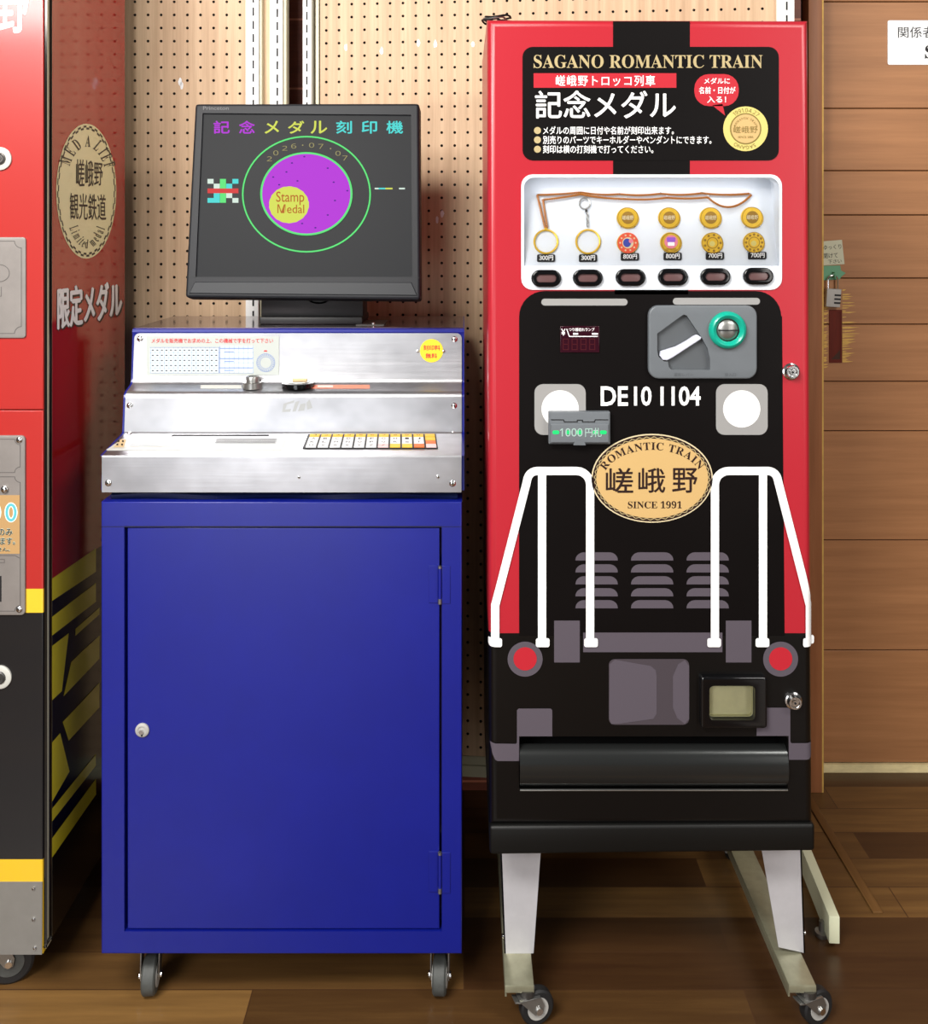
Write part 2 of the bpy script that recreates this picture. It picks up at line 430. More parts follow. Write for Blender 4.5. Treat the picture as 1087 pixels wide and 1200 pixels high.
        mid = [sum(wd[:i])+wd[i]/2 for i in range(len(st))]
        for i, ch in enumerate(st):
            if ch == ' ': continue
            a = along((mid[i]-mid[0])/(mid[-1]-mid[0]))
            bx, by = cx+rx*math.cos(a), cy-ry*math.sin(a)
            up = Vector((math.cos(a)/rx, -math.sin(a)/ry)).normalized()
            if inward: up = -up
            rt = Vector((-up.y, up.x))
            v, f = glyph(ch, bold)
            if not v: continue
            mx = (min(p[0] for p in v)+max(p[0] for p in v))/2; k = h/0.72
            s.add([pl.at(bx+rt.x*(x-mx)*k*wk+up.x*y*k, by+rt.y*(x-mx)*k*wk+up.y*y*k, off) for x, y in v], f, mat)
    # ---- solids
    def box(s, lo, hi, mat, r=0.0, xf=None, seg=2):
        bm = bmesh.new(); bmesh.ops.create_cube(bm, size=1)
        for v in bm.verts:
            for k in range(3): v.co[k] = lo[k]+(v.co[k]+0.5)*(hi[k]-lo[k])
        if r: bmesh.ops.bevel(bm, geom=list(bm.edges), offset=r, segments=seg, profile=0.5, affect='EDGES')
        s.bm(bm, mat, xf)
    def bm(s, bm, mat, xf=None):
        bm.verts.index_update()
        s.add([v.co.copy() for v in bm.verts], [[v.index for v in f.verts] for f in bm.faces], mat, xf); bm.free()
    def hexa(s, c, mat, r=0.0):
        """eight corners: front TL TR BR BL then back TL TR BR BL"""
        bm = bmesh.new(); vs = [bm.verts.new(p) for p in c]
        for q in ((0, 1, 2, 3), (5, 4, 7, 6), (4, 5, 1, 0), (3, 2, 6, 7), (4, 0, 3, 7), (1, 5, 6, 2)): bm.faces.new([vs[i] for i in q])
        bmesh.ops.recalc_face_normals(bm, faces=list(bm.faces))
        if r: bmesh.ops.bevel(bm, geom=list(bm.edges), offset=r, segments=3, profile=0.5, affect='EDGES')
        s.bm(bm, mat)
    def rev(s, prof, p, axis, mat, n=28, xf=None, cap=True):
        """turned shape: prof = [(distance along axis, radius), ...]"""
        ax = Vector(axis).normalized(); u = ax.orthogonal().normalized(); w = ax.cross(u); p = Vector(p)
        pts, fs = [], []
        for d, r in prof:
            for i in range(n):
                a = 2*PI*i/n; pts.append(p+ax*d+(u*math.cos(a)+w*math.sin(a))*r)
        for k in range(len(prof)-1):
            for i in range(n): fs.append([k*n+i, k*n+(i+1) % n, (k+1)*n+(i+1) % n, (k+1)*n+i])
        if cap:
            fs.append(list(range(n))[::-1]); fs.append([(len(prof)-1)*n+i for i in range(n)])
        s.add(pts, fs, mat, xf)
    def tube(s, path, r, mat, n=8, closed=False, xf=None):
        path = [Vector(p) for p in path]; m = len(path); pts, fs = [], []; pu = None
        for i, p in enumerate(path):
            a = path[(i-1) % m] if (closed or i > 0) else p; b = path[(i+1) % m] if (closed or i < m-1) else p
            t = (b-a).normalized()
            u = (pu-t*pu.dot(t)).normalized() if pu is not None and (pu-t*pu.dot(t)).length > 1e-5 else t.orthogonal().normalized()
            pu = u; w = t.cross(u)
            for j in range(n):
                g = 2*PI*j/n; pts.append(p+(u*math.cos(g)+w*math.sin(g))*r)
        for i in range(m if closed else m-1):
            for j in range(n): fs.append([i*n+j, i*n+(j+1) % n, ((i+1) % m)*n+(j+1) % n, ((i+1) % m)*n+j])
        if not closed: fs.append(list(range(n))[::-1]); fs.append([(m-1)*n+j for j in range(n)])
        s.add(pts, fs, mat, xf)
    def prism(s, prof, x0, x1, mat, xf=None):
        """(y, z) outline extruded along x"""
        n = len(prof)
        pts = [(x0, y, z) for y, z in prof]+[(x1, y, z) for y, z in prof]
        tr = tessellate_polygon([[Vector((y, z, 0)) for y, z in prof]])
        s.add(pts, [[i, (i+1) % n, n+(i+1) % n, n+i] for i in range(n)]+[list(t) for t in tr]+[[n+i for i in reversed(t)] for t in tr], mat, xf)
    def build(s, name, parent=None, sharp=35, label=None, recalc=True):
        me = bpy.data.meshes.new(name); me.from_pydata(s.v, [], s.f)
        for k in s.mats: me.materials.append(M[k])
        me.polygons.foreach_set('material_index', s.mi)
        if recalc:
            bm = bmesh.new(); bm.from_mesh(me)
            bmesh.ops.remove_doubles(bm, verts=list(bm.verts), dist=1e-6)
            if recalc == 'all': bmesh.ops.recalc_face_normals(bm, faces=list(bm.faces))
            bm.to_mesh(me); bm.free()
        me.polygons.foreach_set('use_smooth', [True]*len(me.polygons)); me.set_sharp_from_angle(angle=math.radians(sharp))
        me.update()
        o = bpy.data.objects.new(name, me); COL.objects.link(o)
        if parent is not None:
            o.parent = parent
            if parent.type == 'EMPTY': o.matrix_parent_inverse = Matrix.Translation(-parent.location)
        if label: o['label'] = label
        return o

def thing(name, loc, label, cat, group=None):
    o = bpy.data.objects.new(name, None); COL.objects.link(o); o.location = loc; o.empty_display_size = 0.1
    return tag(o, label, cat, group)
def tag(o, label, cat, group=None):
    o['label'] = label; o['category'] = cat
    if group: o['group'] = group
    return o
def struct(o, label=None):
    o['kind'] = 'structure'
    if label: o['label'] = label
    return o

# ================================================================ SETTING
ZW, ZD, ZP = 2.35, 2.43, 2.19         # plank wall, recessed door, pegboard
mb = MB(); mb.box((-3.5, -3.6, -0.05), (3.5, 2.62, 0.0), 'floor'); struct(mb.build('floor', recalc='all'), 'dark glossy brown plank floor')
xw1 = P(938, 0, ZW).x
mb = MB(); mb.box((-3.5, ZW, 0), (xw1, ZW+0.05, 3.0), 'wall'); struct(mb.build('wall_back', recalc='all'), 'reddish brown horizontal plank wall behind the perforated boards')
# wooden post that frames the door
xa, xb = P(945, 0, ZW).x, P(963, 0, ZW).x
mb = MB(); mb.box((xa, ZW-0.012, 0.0), (xb-0.004, ZD+0.06, 3.0), 'post_wood', 0.002); mb.box((xb-0.005, ZW-0.010, 0.0), (xb, ZD+0.05, 3.0), 'bare_lit_wood')  # pale strip paints the lit right edge of the post
struct(mb.build('trim_1', recalc='all'), 'brown wooden door post beside the red machine')
mb = MB(); mb.box((xw1, ZW+0.03, 0), (xa, ZW+0.06, 3.0), 'groove'); struct(mb.build('gap_shade', recalc='all'))  # dark strip standing in for the shaded gap beside the post
# plank door
seams = [-110, 2, 127, 200, 252, 326, 380, 447, 505, 633, 762, 894]
xd0, xd1 = xb-0.004, 2.4
mb = MB()
for a, b in zip(seams[:-1], seams[1:]):
    za, zb = P(0, a, ZD).z, P(0, b, ZD).z
    if (a, b) == (326, 380) or (a, b) == (380, 447): pass
    mb.box((xd0, ZD, zb+0.0012), (xd1, ZD+0.03, za-0.0012), 'door_wood', 0.0012, seg=1)
mb.box((xd0, ZD+0.006, P(0, 894, ZD).z), (xd1, ZD+0.045, P(0, -110, ZD).z), 'groove')
door = struct(mb.build('door_1', recalc='all'), 'brown horizontal plank sliding door')
mb = MB()
PD = front(ZD)
mb.plate(PD, [(971, 363), (986, 363), (986, 425), (971, 425)], -0.004, 0.0016, 'dark_wood', [[(973.5, 366), (984, 366), (984, 421), (973.5, 421)]])
mb.flat(PD, [(973.5, 366), (984, 366), (984, 421), (973.5, 421)], 0.0006, 'dark_wood')
mb.flat(PD, [(973.5, 421), (984, 410), (984, 421)], 0.0010, 'groove')
mb.build('recessed_pull', door, label='dark red recessed finger pull')
mb = MB(); rr = random.Random(3)                   # worn bare streaks round the pull
for k in range(90):
    y = rr.uniform(338, 432); x0 = 965 if rr.random() < .45 else 986.5
    ln = rr.uniform(3, 6) if x0 == 965 else rr.uniform(4, 24)*(1-abs(y-385)/90)
    mb.flat(PD, [(x0, y), (x0+ln*.5, y-.2), (x0+ln, y+rr.uniform(-.2, .5)), (x0+ln*.5, y+rr.uniform(.9, 1.6)), (x0, y+rr.uniform(1.2, 2.0))], 0.0004+k*8e-6, 'bare_lit_wood')
mb.build('worn_streaks', door)
mb = MB(); mb.box((xd0, ZD-0.004, 0.0), (xd1, ZD+0.03, P(0, 895, ZD).z), 'mat_sill'); struct(mb.build('baseboard_right', recalc='all'), 'pale worn sill strip under the plank door')
# wooden strip let into the floor, running along the passage
mb = MB(); mb.box((0.822, 1.925, 0.0), (0.842, 2.33, 0.004), 'strip', 0.001); struct(mb.build('trim_3', recalc='all'))

# ---------------------------------------------------------------- perforated display panels
def panel_fixture(px0, px1, Z0, Z1, holepx, label, posts, rail, ztop=2.36, zbot=0.17, feet=(), scuffs=()):
    """px0..px1 board edges at depths Z0, Z1; holepx = (px, py) of one hole"""
    A = P(px0, 0, Z0); B = P(px1, 0, Z1); A.z = B.z = 0
    u = (B-A).normalized(); L = (B-A).length; nrm = Vector((u.y, -u.x, 0))
    pl = Plane(A, nrm); hp = pl.at(*holepx); pitch = 0.03
    root = thing('pegboard_panel', ((A+B)/2), label, 'pegboard', 'perforated display panels')
    hu = (hp-A).dot(u) % pitch; hz = hp.z % pitch
    mb = MB(); V, Fc, Hc = [], [], []
    def pt(a, z, d): return A+u*a+Vector((0, 0, z))-nrm*d
    nc = int(L/pitch)+2; nr = int((ztop-zbot)/pitch)
    r = 0.0033
    z0 = math.floor((zbot-hz)/pitch)*pitch+hz
    for i in range(-1, nc):
        ca = hu+i*pitch; a0, a1 = max(0, ca-pitch/2), min(L, ca+pitch/2)
        if a1-a0 < 1e-4: continue
        full = a0 < ca-r*1.2 and a1 > ca+r*1.2
        if not full:
            b = len(V); V += [pt(a0, z0-pitch/2, 0), pt(a1, z0-pitch/2, 0), pt(a1, z0+(nr-.5)*pitch, 0), pt(a0, z0+(nr-.5)*pitch, 0)]; Fc.append([b, b+1, b+2, b+3]); continue
        for j in range(nr):
            cz = z0+j*pitch; b = len(V)
            am, zl, zh = ca, cz-pitch/2, cz+pitch/2
            out = [(a1, cz), (a1, zh), (am, zh), (a0, zh), (a0, cz), (a0, zl), (am, zl), (a1, zl)]
            V += [pt(x, z, 0) for x, z in out]
            inn = [(ca+r*math.cos(k*PI/4), cz+r*math.sin(k*PI/4)) for k in range(8)]
            V += [pt(x, z, 0) for x, z in inn]+[pt(x, z, 0.005) for x, z in inn]
            for k in range(8):
                q = (k+1) % 8
                Fc.append([b+k, b+q, b+8+q, b+8+k]); Hc.append([b+8+k, b+8+q, b+16+q, b+16+k])
    for (sx, sy) in scuffs:
        rq = random.Random(int(sx)); mb.flat(pl, [(sx+(2.2+1.5*rq.random())*math.cos(a*PI/4)*.7, sy+(3+3*rq.random())*math.sin(a*PI/4)) for a in range(8)], .0004, 'paper')
    mb.add(V, Fc, 'pegboard'); Hc = [[i+len(mb.v)-len(V) for i in f] for f in Hc]; mb.f += Hc; mb.mi += [mb.m('hole_dark')]*len(Hc); mb.build('board', root, recalc=False)  # hole walls coloured dark in place of shade
    def obox(name, a0, a1, d0, d1, z0_, z1_, mat, parent=root, r=0.0015):
        m = MB(); xf = Matrix(((u.x, -nrm.x, 0, A.x), (u.y, -nrm.y, 0, A.y), (0, 0, 1, 0), (0, 0, 0, 1)))
        m.box((a0, d0, z0_), (a1, d1, z1_), mat, r, xf); return m.build(name, parent, recalc='all')
    obox('hole_shade_sheet', 0, L, 0.006, 0.010, zbot, ztop, 'hole_dark', r=0)  # added dark sheet, blocks light from behind so the holes stay dark
    for (p0, p1, ps, dz, extra) in posts:
        a0, a1 = (pl.at(p0, 0)-A).dot(u), (pl.at(p1, 0)-A).dot(u)
        po = obox('post', a0, a1, -0.012+dz, 0.03+dz, 0.03, ztop+.03, 'white_post')
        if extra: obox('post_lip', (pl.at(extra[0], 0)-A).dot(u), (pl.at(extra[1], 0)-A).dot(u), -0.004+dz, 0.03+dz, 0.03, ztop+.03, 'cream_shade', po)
        m = MB(); ac = (pl.at(ps, 0)-A).dot(u)
        for j in range(74):
            zz = (P(0, 30.5, ZP).z % pitch)+j*pitch+0.09
            m.add([pt(ac-.002, zz-.0095, .0124-dz-.0002+2*0*dz) if False else A+u*(ac-.002)+Vector((0, 0, zz-.0095))+nrm*(.0125-dz),
                   A+u*(ac+.002)+Vector((0, 0, zz-.0095))+nrm*(.0125-dz), A+u*(ac+.002)+Vector((0, 0, zz+.0095))+nrm*(.0125-dz), A+u*(ac-.002)+Vector((0, 0, zz+.0095))+nrm*(.0125-dz)], [(0, 1, 2, 3)], 'slot')
        m.build('slot', po, recalc=False)
    if rail:
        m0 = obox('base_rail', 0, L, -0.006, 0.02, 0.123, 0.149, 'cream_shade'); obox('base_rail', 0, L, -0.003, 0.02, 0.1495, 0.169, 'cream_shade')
    for fp, ln in feet:
        a = (pl.at(fp, 960)-A).dot(u)
        ft = obox('foot', a-0.010, a+0.010, -ln, 0.02, 0.012, 0.064, 'cream', r=0.0015)
        m = MB(); c = pt(a-0.014, 0, -ln+0.035)
        m.rev([(0, .011), (.004, .013), (.010, .013), (.012, .006), (.03, .005)], (c.x, c.y, 0.0), (0, 0, 1), 'steel', 16); m.build('levelling_glide', ft)
    return root
panel_fixture(-60, 289, ZP, ZP, (281, 17.5), 'perforated wooden board behind the monitor and the red machine with oval emblem', [(289, 304, 298, 0, (304, 307.3))], True, scuffs=[(211, 96), (213, 101)])
panel_fixture(308.6, 316.4, ZP+0.012, ZP+0.012, (309.2, 20.5), 'narrow strip of perforated board between two white slotted posts', [(317, 332, 326, 0, (332, 336))], True)
panel_fixture(375, 909, 2.228, 2.135, (382.2, 20.6), 'perforated wooden board behind the red and black medal machine', [(356, 366, 361, 0, (370, 374)), (909, 929, 920, 0, None)], True, feet=[(930, 0.305)], scuffs=[(405, 55), (447, 60), (490, 50), (510, 52), (518, 250), (512, 258), (554, 52)])

# ================================================================ casters (shared builder)
def caster(parent, x, y, r, w, ztop, yaw, tyre='rubber', brake=None, z0=0.0, hub='wheel_hub'):
    """yaw = direction of the axle in the floor plane; brake = side (+1/-1) of a brake pedal"""
    R = Matrix.Translation((x, y, z0)) @ Matrix.Rotation(yaw, 4, 'Z')      # local x = axle
    m = MB(); off = r*0.55                                                # trail between stem and axle
    for sx in (-1, 1):
        xx = sx*(w/2+0.004)
        m.add([(xx-.001, off-.020, ztop-.012), (xx-.001, off+.018, ztop-.012), (xx-.001, 0.007, r-.006), (xx-.001, -0.007, r-.006), (xx-.001, -0.010, r+.008),
               (xx+.001, off-.020, ztop-.012), (xx+.001, off+.018, ztop-.012), (xx+.001, 0.007, r-.006), (xx+.001, -0.007, r-.006), (xx+.001, -0.010, r+.008)],
              [(0, 1, 2, 3, 4), (9, 8, 7, 6, 5)]+[(i, (i+1) % 5, 5+(i+1) % 5, 5+i) for i in range(5)], 'steel', R)
    m.box((-w/2-.005, off-.020, ztop-.014), (w/2+.005, off+.018, ztop-.011), 'steel', 0.001, R)
    m.rev([(0, .014), (.012, .014)], (0, off, ztop-.012), (0, 0, 1), 'dark_steel', 20, R)
    m.rev([(-w/2-.008, .006), (w/2+.008, .006)], (0, 0, r), (1, 0, 0), 'chrome', 14, R)
    c = m.build('caster', parent, recalc='all')
    m = MB()
    m.rev([(-w/2, r*.66), (-w/2, r*.9), (-w/2+.003, r), (w/2-.003, r), (w/2, r*.9), (w/2, r*.66)], (0, 0, r), (1, 0, 0), tyre, 32, R)
    wheel = m.build('wheel', c)
    m = MB(); m.rev([(-w/2-.001, r*.2), (-w/2-.0015, r*.62), (-w/2+.004, r*.68), (w/2-.004, r*.68), (w/2+.0015, r*.62), (w/2+.001, r*.2)], (0, 0, r), (1, 0, 0), hub, 28, R)
    m.build('hub', c)
    if brake:
        m = MB(); s = brake
        m.box((-.010, s*(r+.002)-.012+off*.3, r+.006), (.010, s*(r+.002)+.016+off*.3, r+.009), 'steel', 0.001, R @ Matrix.Rotation(0.25*s, 4, 'X'))
        m.build('brake_pedal', c)
    return c

# ================================================================ RIGHT VENDING MACHINE
ZV = 1.65; SV = ZV/F
BEV = 0.0135
class VendFront(Plane):
    """front face whose long edges roll back (radius BEV)"""
    cuts = [571.5, 573, 574, 575, 576.5, 578, 580, 582, 943, 945, 946.5, 948, 949.5, 950.5, 951.5, 952.5]
    def at(s, px, py, off=0.0):
        t = (py-22)/946.0; xl = 570.5+2.5*t; xr = 948+5*t
        d = min(px-xl, xr-px)*SV; drop = 0.0
        if d < BEV:
            k = min(BEV, BEV-d); drop = BEV-math.sqrt(max(0, BEV*BEV-k*k))
        p = P(px, py, ZV); return Vector((p.x, ZV+drop-off, p.z))
VF = VendFront((0, ZV, 0), (0, -1, 0)); VP = front(ZV)
vend = thing('medal_vending_machine', (0.32, 1.85, 0), 'tall red and black medal vending machine printed like a train front, on casters', 'vending machine')
zr = P(0, 742, ZV).z
M['livery'] = livery('red_over_black_wrap', [(zr, (10, 9, 9)), (9, (172, 36, 48))])
# body shell (open front)
mb = MB()
yb0, yb1 = ZV+0.026, 2.08
c = [P(570.5, 22, ZV), P(948, 23, ZV), P(953, 968, ZV), P(573, 968, ZV)]
fr = [Vector((p.x, yb0, p.z)) for p in c]; bk = [Vector((p.x, yb1, p.z)) for p in c]
mb.add(fr+bk, [(0, 4, 5, 1), (1, 5, 6, 2), (2, 6, 7, 3), (3, 7, 4, 0), (4, 7, 6, 5)], 'livery'); mb.build('body', vend, recalc='all')
# front door panel with its three openings
h_case = rrect(612, 206, 914, 338, 13); h_tray = rrect(608, 863, 923, 926, 4); h_win = rrect(829, 800, 882, 840, 5)
mb = MB(); mb.plate(VP, [(570.5, 22), (948, 23), (953, 968), (573, 968)], -0.026, 0.0, 'livery', [h_case, h_tray, h_win], bev=BEV)
door_v = mb.build('front_door', vend)
# printed train
E1 = 0.0005
mb = MB()
mb.flat(VF, [(718, 25), (808, 25), (808, 205), (718, 205)], E1, 'black'); mb.flat(VF, [(720, 339), (806, 339), (806, 345), (720, 345)], E1, 'black')
pan = [(608, 745), (608, 370)]+[(608+30-30*math.cos(a*PI/16), 371-30*math.sin(a*PI/16)) for a in range(9)]+[(915-30+30*math.sin(a*PI/16), 371-30*math.cos(a*PI/16)) for a in range(9)]+[(916, 370), (919, 745)]
mb.flat(VF, pan, E1, 'black'); mb.build('black_print', door_v)
mb = MB()
for x0 in (674, 739, 804):
    for y0 in (647, 661, 675, 689, 703):
        w = 49.5
        mb.flat(VF, [(x0, y0+9.6)]+[(x0+10-10*math.cos(a*PI/12), y0+9-9*math.sin(a*PI/12)) for a in range(7)]+[(x0+w-10+10*math.sin(a*PI/12), y0+9-9*math.cos(a*PI/12)) for a in range(7)]+[(x0+w, y0+9.6)], 2*E1, 'mauve')
mb.build('louvre_print', door_v)
mb = MB()
for x0, x1, y0, y1, r in ((649, 679, 727, 776, 0), (850, 880, 727, 776, 0), (683, 846, 741, 764, 0)): mb.flat(VF, rrect(x0, y0, x1, y1, r), 2*E1, 'mauve')
mb.flat(VF, rrect(713, 772, 807, 849, 7), 2*E1, 'mauve_lo')
mb.flat(VF, [(714, 778), (720, 772.5), (762, 780), (768, 785), (769, 792), (769, 836), (765, 842), (726, 847.5), (716, 848), (713.5, 842)], 3*E1, 'mauve')
mb.flat(VF, [(802, 773), (807, 780), (807, 842), (802, 848), (793, 841), (788, 829), (788, 792), (794, 778)], 3*E1, 'mauve')
mb.flat(VF, [(605.5, 832), (607.5, 830), (645, 830), (646.8, 832), (646.8, 862.5), (608, 862.5), (608, 891.5), (583, 891.5), (580, 890), (577, 884), (573.8, 870), (580, 871), (604, 871.3), (605.5, 870)], 2*E1, 'mauve')
mb.flat(VF, [(925.5, 831), (923.5, 829), (888, 829), (886, 831), (886, 862), (923.5, 862), (923.8, 890), (948, 890), (951.5, 887), (953, 870.5), (927, 870.5), (925.5, 869)], 2*E1, 'mauve')
mb.build('coupler_print', door_v)
for cx_ in (615, 914):
    mb = MB(); mb.flat(VF, ell(cx_, 772, 20.5), 3*E1, 'mauve'); mb.flat(VF, ell(cx_, 771.5, 13.6), 4*E1, 'red_print'); mb.build('tail_lamp_print', door_v)
for x0, x1, cx_ in ((626, 686, 656), (838.5, 899, 868.5)):
    mb = MB(); mb.flat(VF, rrect(x0, 450, x1, 509.5, 10), 2*E1, 'lampgrey'); mb.flat(VF, ell(cx_, 479, 21.8), 3*E1, 'white'); mb.build('head_lamp_print', door_v)
mb = MB(); mb.flat(VF, rrect(634, 350, 735, 358, 4), 2*E1, 'lampgrey'); mb.build('rail_print', door_v); mb = MB(); mb.flat(VF, rrect(788, 349, 890, 357, 4), 2*E1, 'lampgrey'); mb.build('rail_print', door_v)
for sgn in (0, 1):
    mx_ = (lambda p: p) if not sgn else (lambda p: (1528-p[0], p[1]))
    mb = MB()
    path = [(580, 750), (580, 709), (616.5, 566)]+[(629-11.5*math.cos(a*PI/12), 563-11.5*math.sin(a*PI/12)) for a in range(1, 7)]+[(675, 551.5)]+[(675+16*math.sin(a*PI/12), 567.5-16*math.cos(a*PI/12)) for a in range(1, 7)]+[(691, 750)]
    mb.line(VF, [mx_(p) for p in path], 9.6, 5*E1, 'white')
    mb.line(VF, [mx_(p) for p in ((634.8, 556.2), (634.8, 750))], 9.6, 5*E1, 'white')
    for fx in (580, 635.5, 692): mb.flat(VF, [mx_(p) for p in rrect(fx-8, 747, fx+8, 757.5, 2.5)], 6*E1, 'white')
    mb.build('handrail_print', door_v)
# number and emblem
mb = MB()
mb.text(VF, 'DE', (703.5, 452.5, 735.5, 475.5), 2*E1, 'white', 0.022); mb.text(VF, '10', (742.5, 452.5, 763, 475.5), 2*E1, 'white', 0.022); mb.text(VF, '1104', (773.5, 452.5, 820.5, 475.5), 2*E1, 'white', 0.022)
mb.build('lettering', door_v)
mb = MB()
mb.flat(VF, ell(763.5, 560, 71, 52, 64), 5*E1, 'emblem_cream'); mb.flat(VF, ell(763.5, 560, 69.5, 50.5, 64), 6*E1, 'emblem_dark')
wv = []
for i in range(240):
    a = 2*PI*i/240; k = 2.2+0.9*math.sin(i*PI/2.5)
    wv.append((763.5+(69-k)*math.cos(a), 560-(50-k)*math.sin(a)))
mb.line(VF, wv, 0.9, 7*E1, 'tan', True)
mb.flat(VF, ell(763.5, 560, 65.5, 46.5, 64), 7*E1, 'emblem')
em = mb.build('emblem', vend)
mb = MB()
mb.arctext(VF, serif('ROMANTIC TRAIN'), 763.5, 562, 57.5, 35.5, 155, 26, 9.2, 8*E1, 'emblem_dark', wk=1.05)
for ch, x0, x1 in (('嵯', 709.5, 741), ('峨', 747.5, 778.5), ('野', 787, 816)): mb.text(VF, ch, (x0, 548, x1, 576.5), 8*E1, 'emblem_dark', 0.012)
mb.text(VF, serif('SINCE 1991'), (735, 586.5, 798, 595), 8*E1, 'emblem_dark')
mb.build('lettering', em)
# title panel
mb = MB(); mb.plate(VF, rrect(612, 55, 912, 188, 12), 0.0, 0.0012, 'black'); tp = mb.build('title_panel', vend)
O = 0.0016
mb = MB(); mb.text(VF, serif('SAGANO ROMANTIC TRAIN'), (625, 64.5, 893, 80), O, 'tan'); mb.build('title_lettering', tp)
mb = MB(); mb.flat(VF, [(625, 86), (792, 86), (792, 103), (625, 103)], O, 'red_print'); mb.text(VF, '嵯峨野トロッコ列車', (651, 88.5, 767, 101), O+E1, 'white', 0.012, 1.15); mb.build('red_banner', tp)
mb = MB(); mb.text(VF, '記念メダル', (627, 106.5, 791, 138.5), O, 'white', 0.018)
for y, st, x1 in ((153, 'メダルの周囲に日付や名前が刻印出来ます。', 789), (164, '別売りのパーツでキーホルダーやペンダントにできます。', 833), (175, '刻印は横の打刻機で打ってください。', 765)):
    mb.text(VF, st, (636, y-4.7, x1, y+4.7), O, 'white', 0.012); mb.flat(VF, ell(629.5, y, 4.1, n=20), O, 'tan')
mb.build('lettering', tp)
mb = MB(); mb.flat(VF, rrect(813, 87, 865, 124.5, 17), O, 'red_print'); mb.flat(VF, [(834, 123.5), (849, 135.5), (846, 122)], O, 'red_print')
for st, bx in (('メダルに', (824.5, 91.5, 854.5, 98.5)), ('名前・日付が', (818.5, 102, 861, 110)), ('入る！', (828, 113, 850, 120.5))): mb.text(VF, st, bx, O+E1, 'white', 0.02)
mb.build('speech_bubble', tp)
mb = MB(); mb.flat(VF, ell(873, 151, 26.2), O, 'gold_pale'); mb.line(VF, ell(873, 151, 17.6), 1.5, O+E1, 'gold_print_dk', True); mb.flat(VF, ell(873, 151, 16.8), O+E1, 'emblem')
mb.arctext(VF, sansd('1991.04.27'), 873, 151, 19.5, 19.5, 128, 50, 4.6, O+E1, 'gold_print_dk'); mb.arctext(VF, 'SAGANO', 873, 151, 19.8, 19.8, -62, -122, 4.4, O+E1, 'gold_print_dk')
mb.arctext(VF, serif('ROMANTIC TRAIN'), 873, 152, 12.2, 12.2, 160, 20, 2.4, O+2*E1, 'gold_print_dk'); mb.text(VF, '嵯峨野', (858.5, 148, 887, 156), O+2*E1, 'gold_print_dk'); mb.text(VF, serif('SINCE 1991'), (864, 159.5, 882, 162), O+2*E1, 'gold_print_dk')
mb.build('medal_print', tp)
# display case
ZB = 1.704
pa, pb = P(700, 208, ZB), P(700, 313, ZV+0.004)
upv = (pa-pb).normalized(); BP = Plane(pa, Vector((1, 0, 0)).cross(upv))
mb = MB()
x0, x1 = P(612.7, 0, ZV).x, P(913.3, 0, ZV).x; zt, zb_ = P(0, 206.7, ZV).z, P(0, 338, ZV).z; zl = pb.z
mb.add([(x0, pb.y, zl), (x1, pb.y, zl), (x1, pa.y, zt), (x0, pa.y, zt)], [(0, 1, 2, 3)], 'white_case')      # sloping back
mb.add([(x0, ZV, zt), (x1, ZV, zt), (x1, pa.y, zt), (x0, pa.y, zt)], [(0, 1, 2, 3)], 'white_case')
for xx in (x0, x1): mb.add([(xx, ZV, zt), (xx, pa.y, zt), (xx, pb.y, zl), (xx, ZV, zl)], [(0, 1, 2, 3)], 'white_case')
mb.plate(VP, [(612.8, 311.5), (913.2, 311.5)]+[p for p in reversed(rrect(612.8, 300, 913.2, 338, 12)) if p[1] > 324], -0.006, 0.0015, 'white_case')
mb.plate(VP, rrect(610.5, 204.5, 915.5, 339.5, 13), -0.024, 0.002, 'white_case', [rrect(613.5, 208, 912.5, 338, 12)])
case = mb.build('display_case', vend)
mb = MB(); mb.plate(VP, rrect(613, 207, 913, 312.5, 10), -0.0005, 0.001, 'acrylic'); mb.build('clear_cover', case)
cl = bpy.data.lights.new('case_lamp', 'AREA'); cl.shape = 'RECTANGLE'; cl.size = 0.40; cl.size_y = 0.02; cl.energy = 0.12; cl.color = (1, 1, 1)
co = bpy.data.objects.new('case_lamp', cl); COL.objects.link(co); co.location = ((x0+x1)/2, ZV+0.014, zt-0.004); co.rotation_euler = (math.radians(18), 0, 0)
for i, bx in enumerate((639.5, 688, 738, 787.5, 837, 887)):
    by = 326-0.5*i; VB = VP
    mb = MB(); mb.plate(VB, rrect(bx-17.5, by-10, bx+17.5, by+10, 9.9), 0.001, 0.009, 'black_gloss', [rrect(bx-12, by-5, bx+12, by+5, 4.9)], bev=0.003)
    b = mb.build('selection_button', vend)
    mb = MB(); mb.plate(VB, rrect(bx-12, by-5, bx+12, by+5, 4.9), 0.001, 0.0055, 'button_lens', bev=0.0015); mb.build('button_lens', b)
# money display
mb = MB(); mb.plate(VP, rrect(656, 382, 702, 413, 0), 0.0, 0.003, 'disp_glass', bev=0.001); dsp = mb.build('amount_display', vend)
mb = MB(); o = 0.0034
mb.text(VP, 'つり銭切れランプ', (666, 384, 696, 388), o, 'white', 0.02); mb.text(VP, '¥', (657.2, 385, 662, 393), o, 'white', 0.01)
mb.line(VP, [(663.6, 385), (666.6, 394), (700, 394)], 1, o, 'white'); mb.flat(VP, rrect(671, 390, 677, 392), o, 'white'); mb.flat(VP, rrect(693, 390, 700, 392), o, 'white')
for k in range(4):
    x = 659.5+k*10.3
    mb.line(VP, [(x, 397), (x+6, 397), (x+6, 409.5), (x, 409.5)], 1, o, 'seg', True); mb.line(VP, [(x, 403.2), (x+6, 403.2)], 1, o, 'seg')
mb.build('digits', dsp)
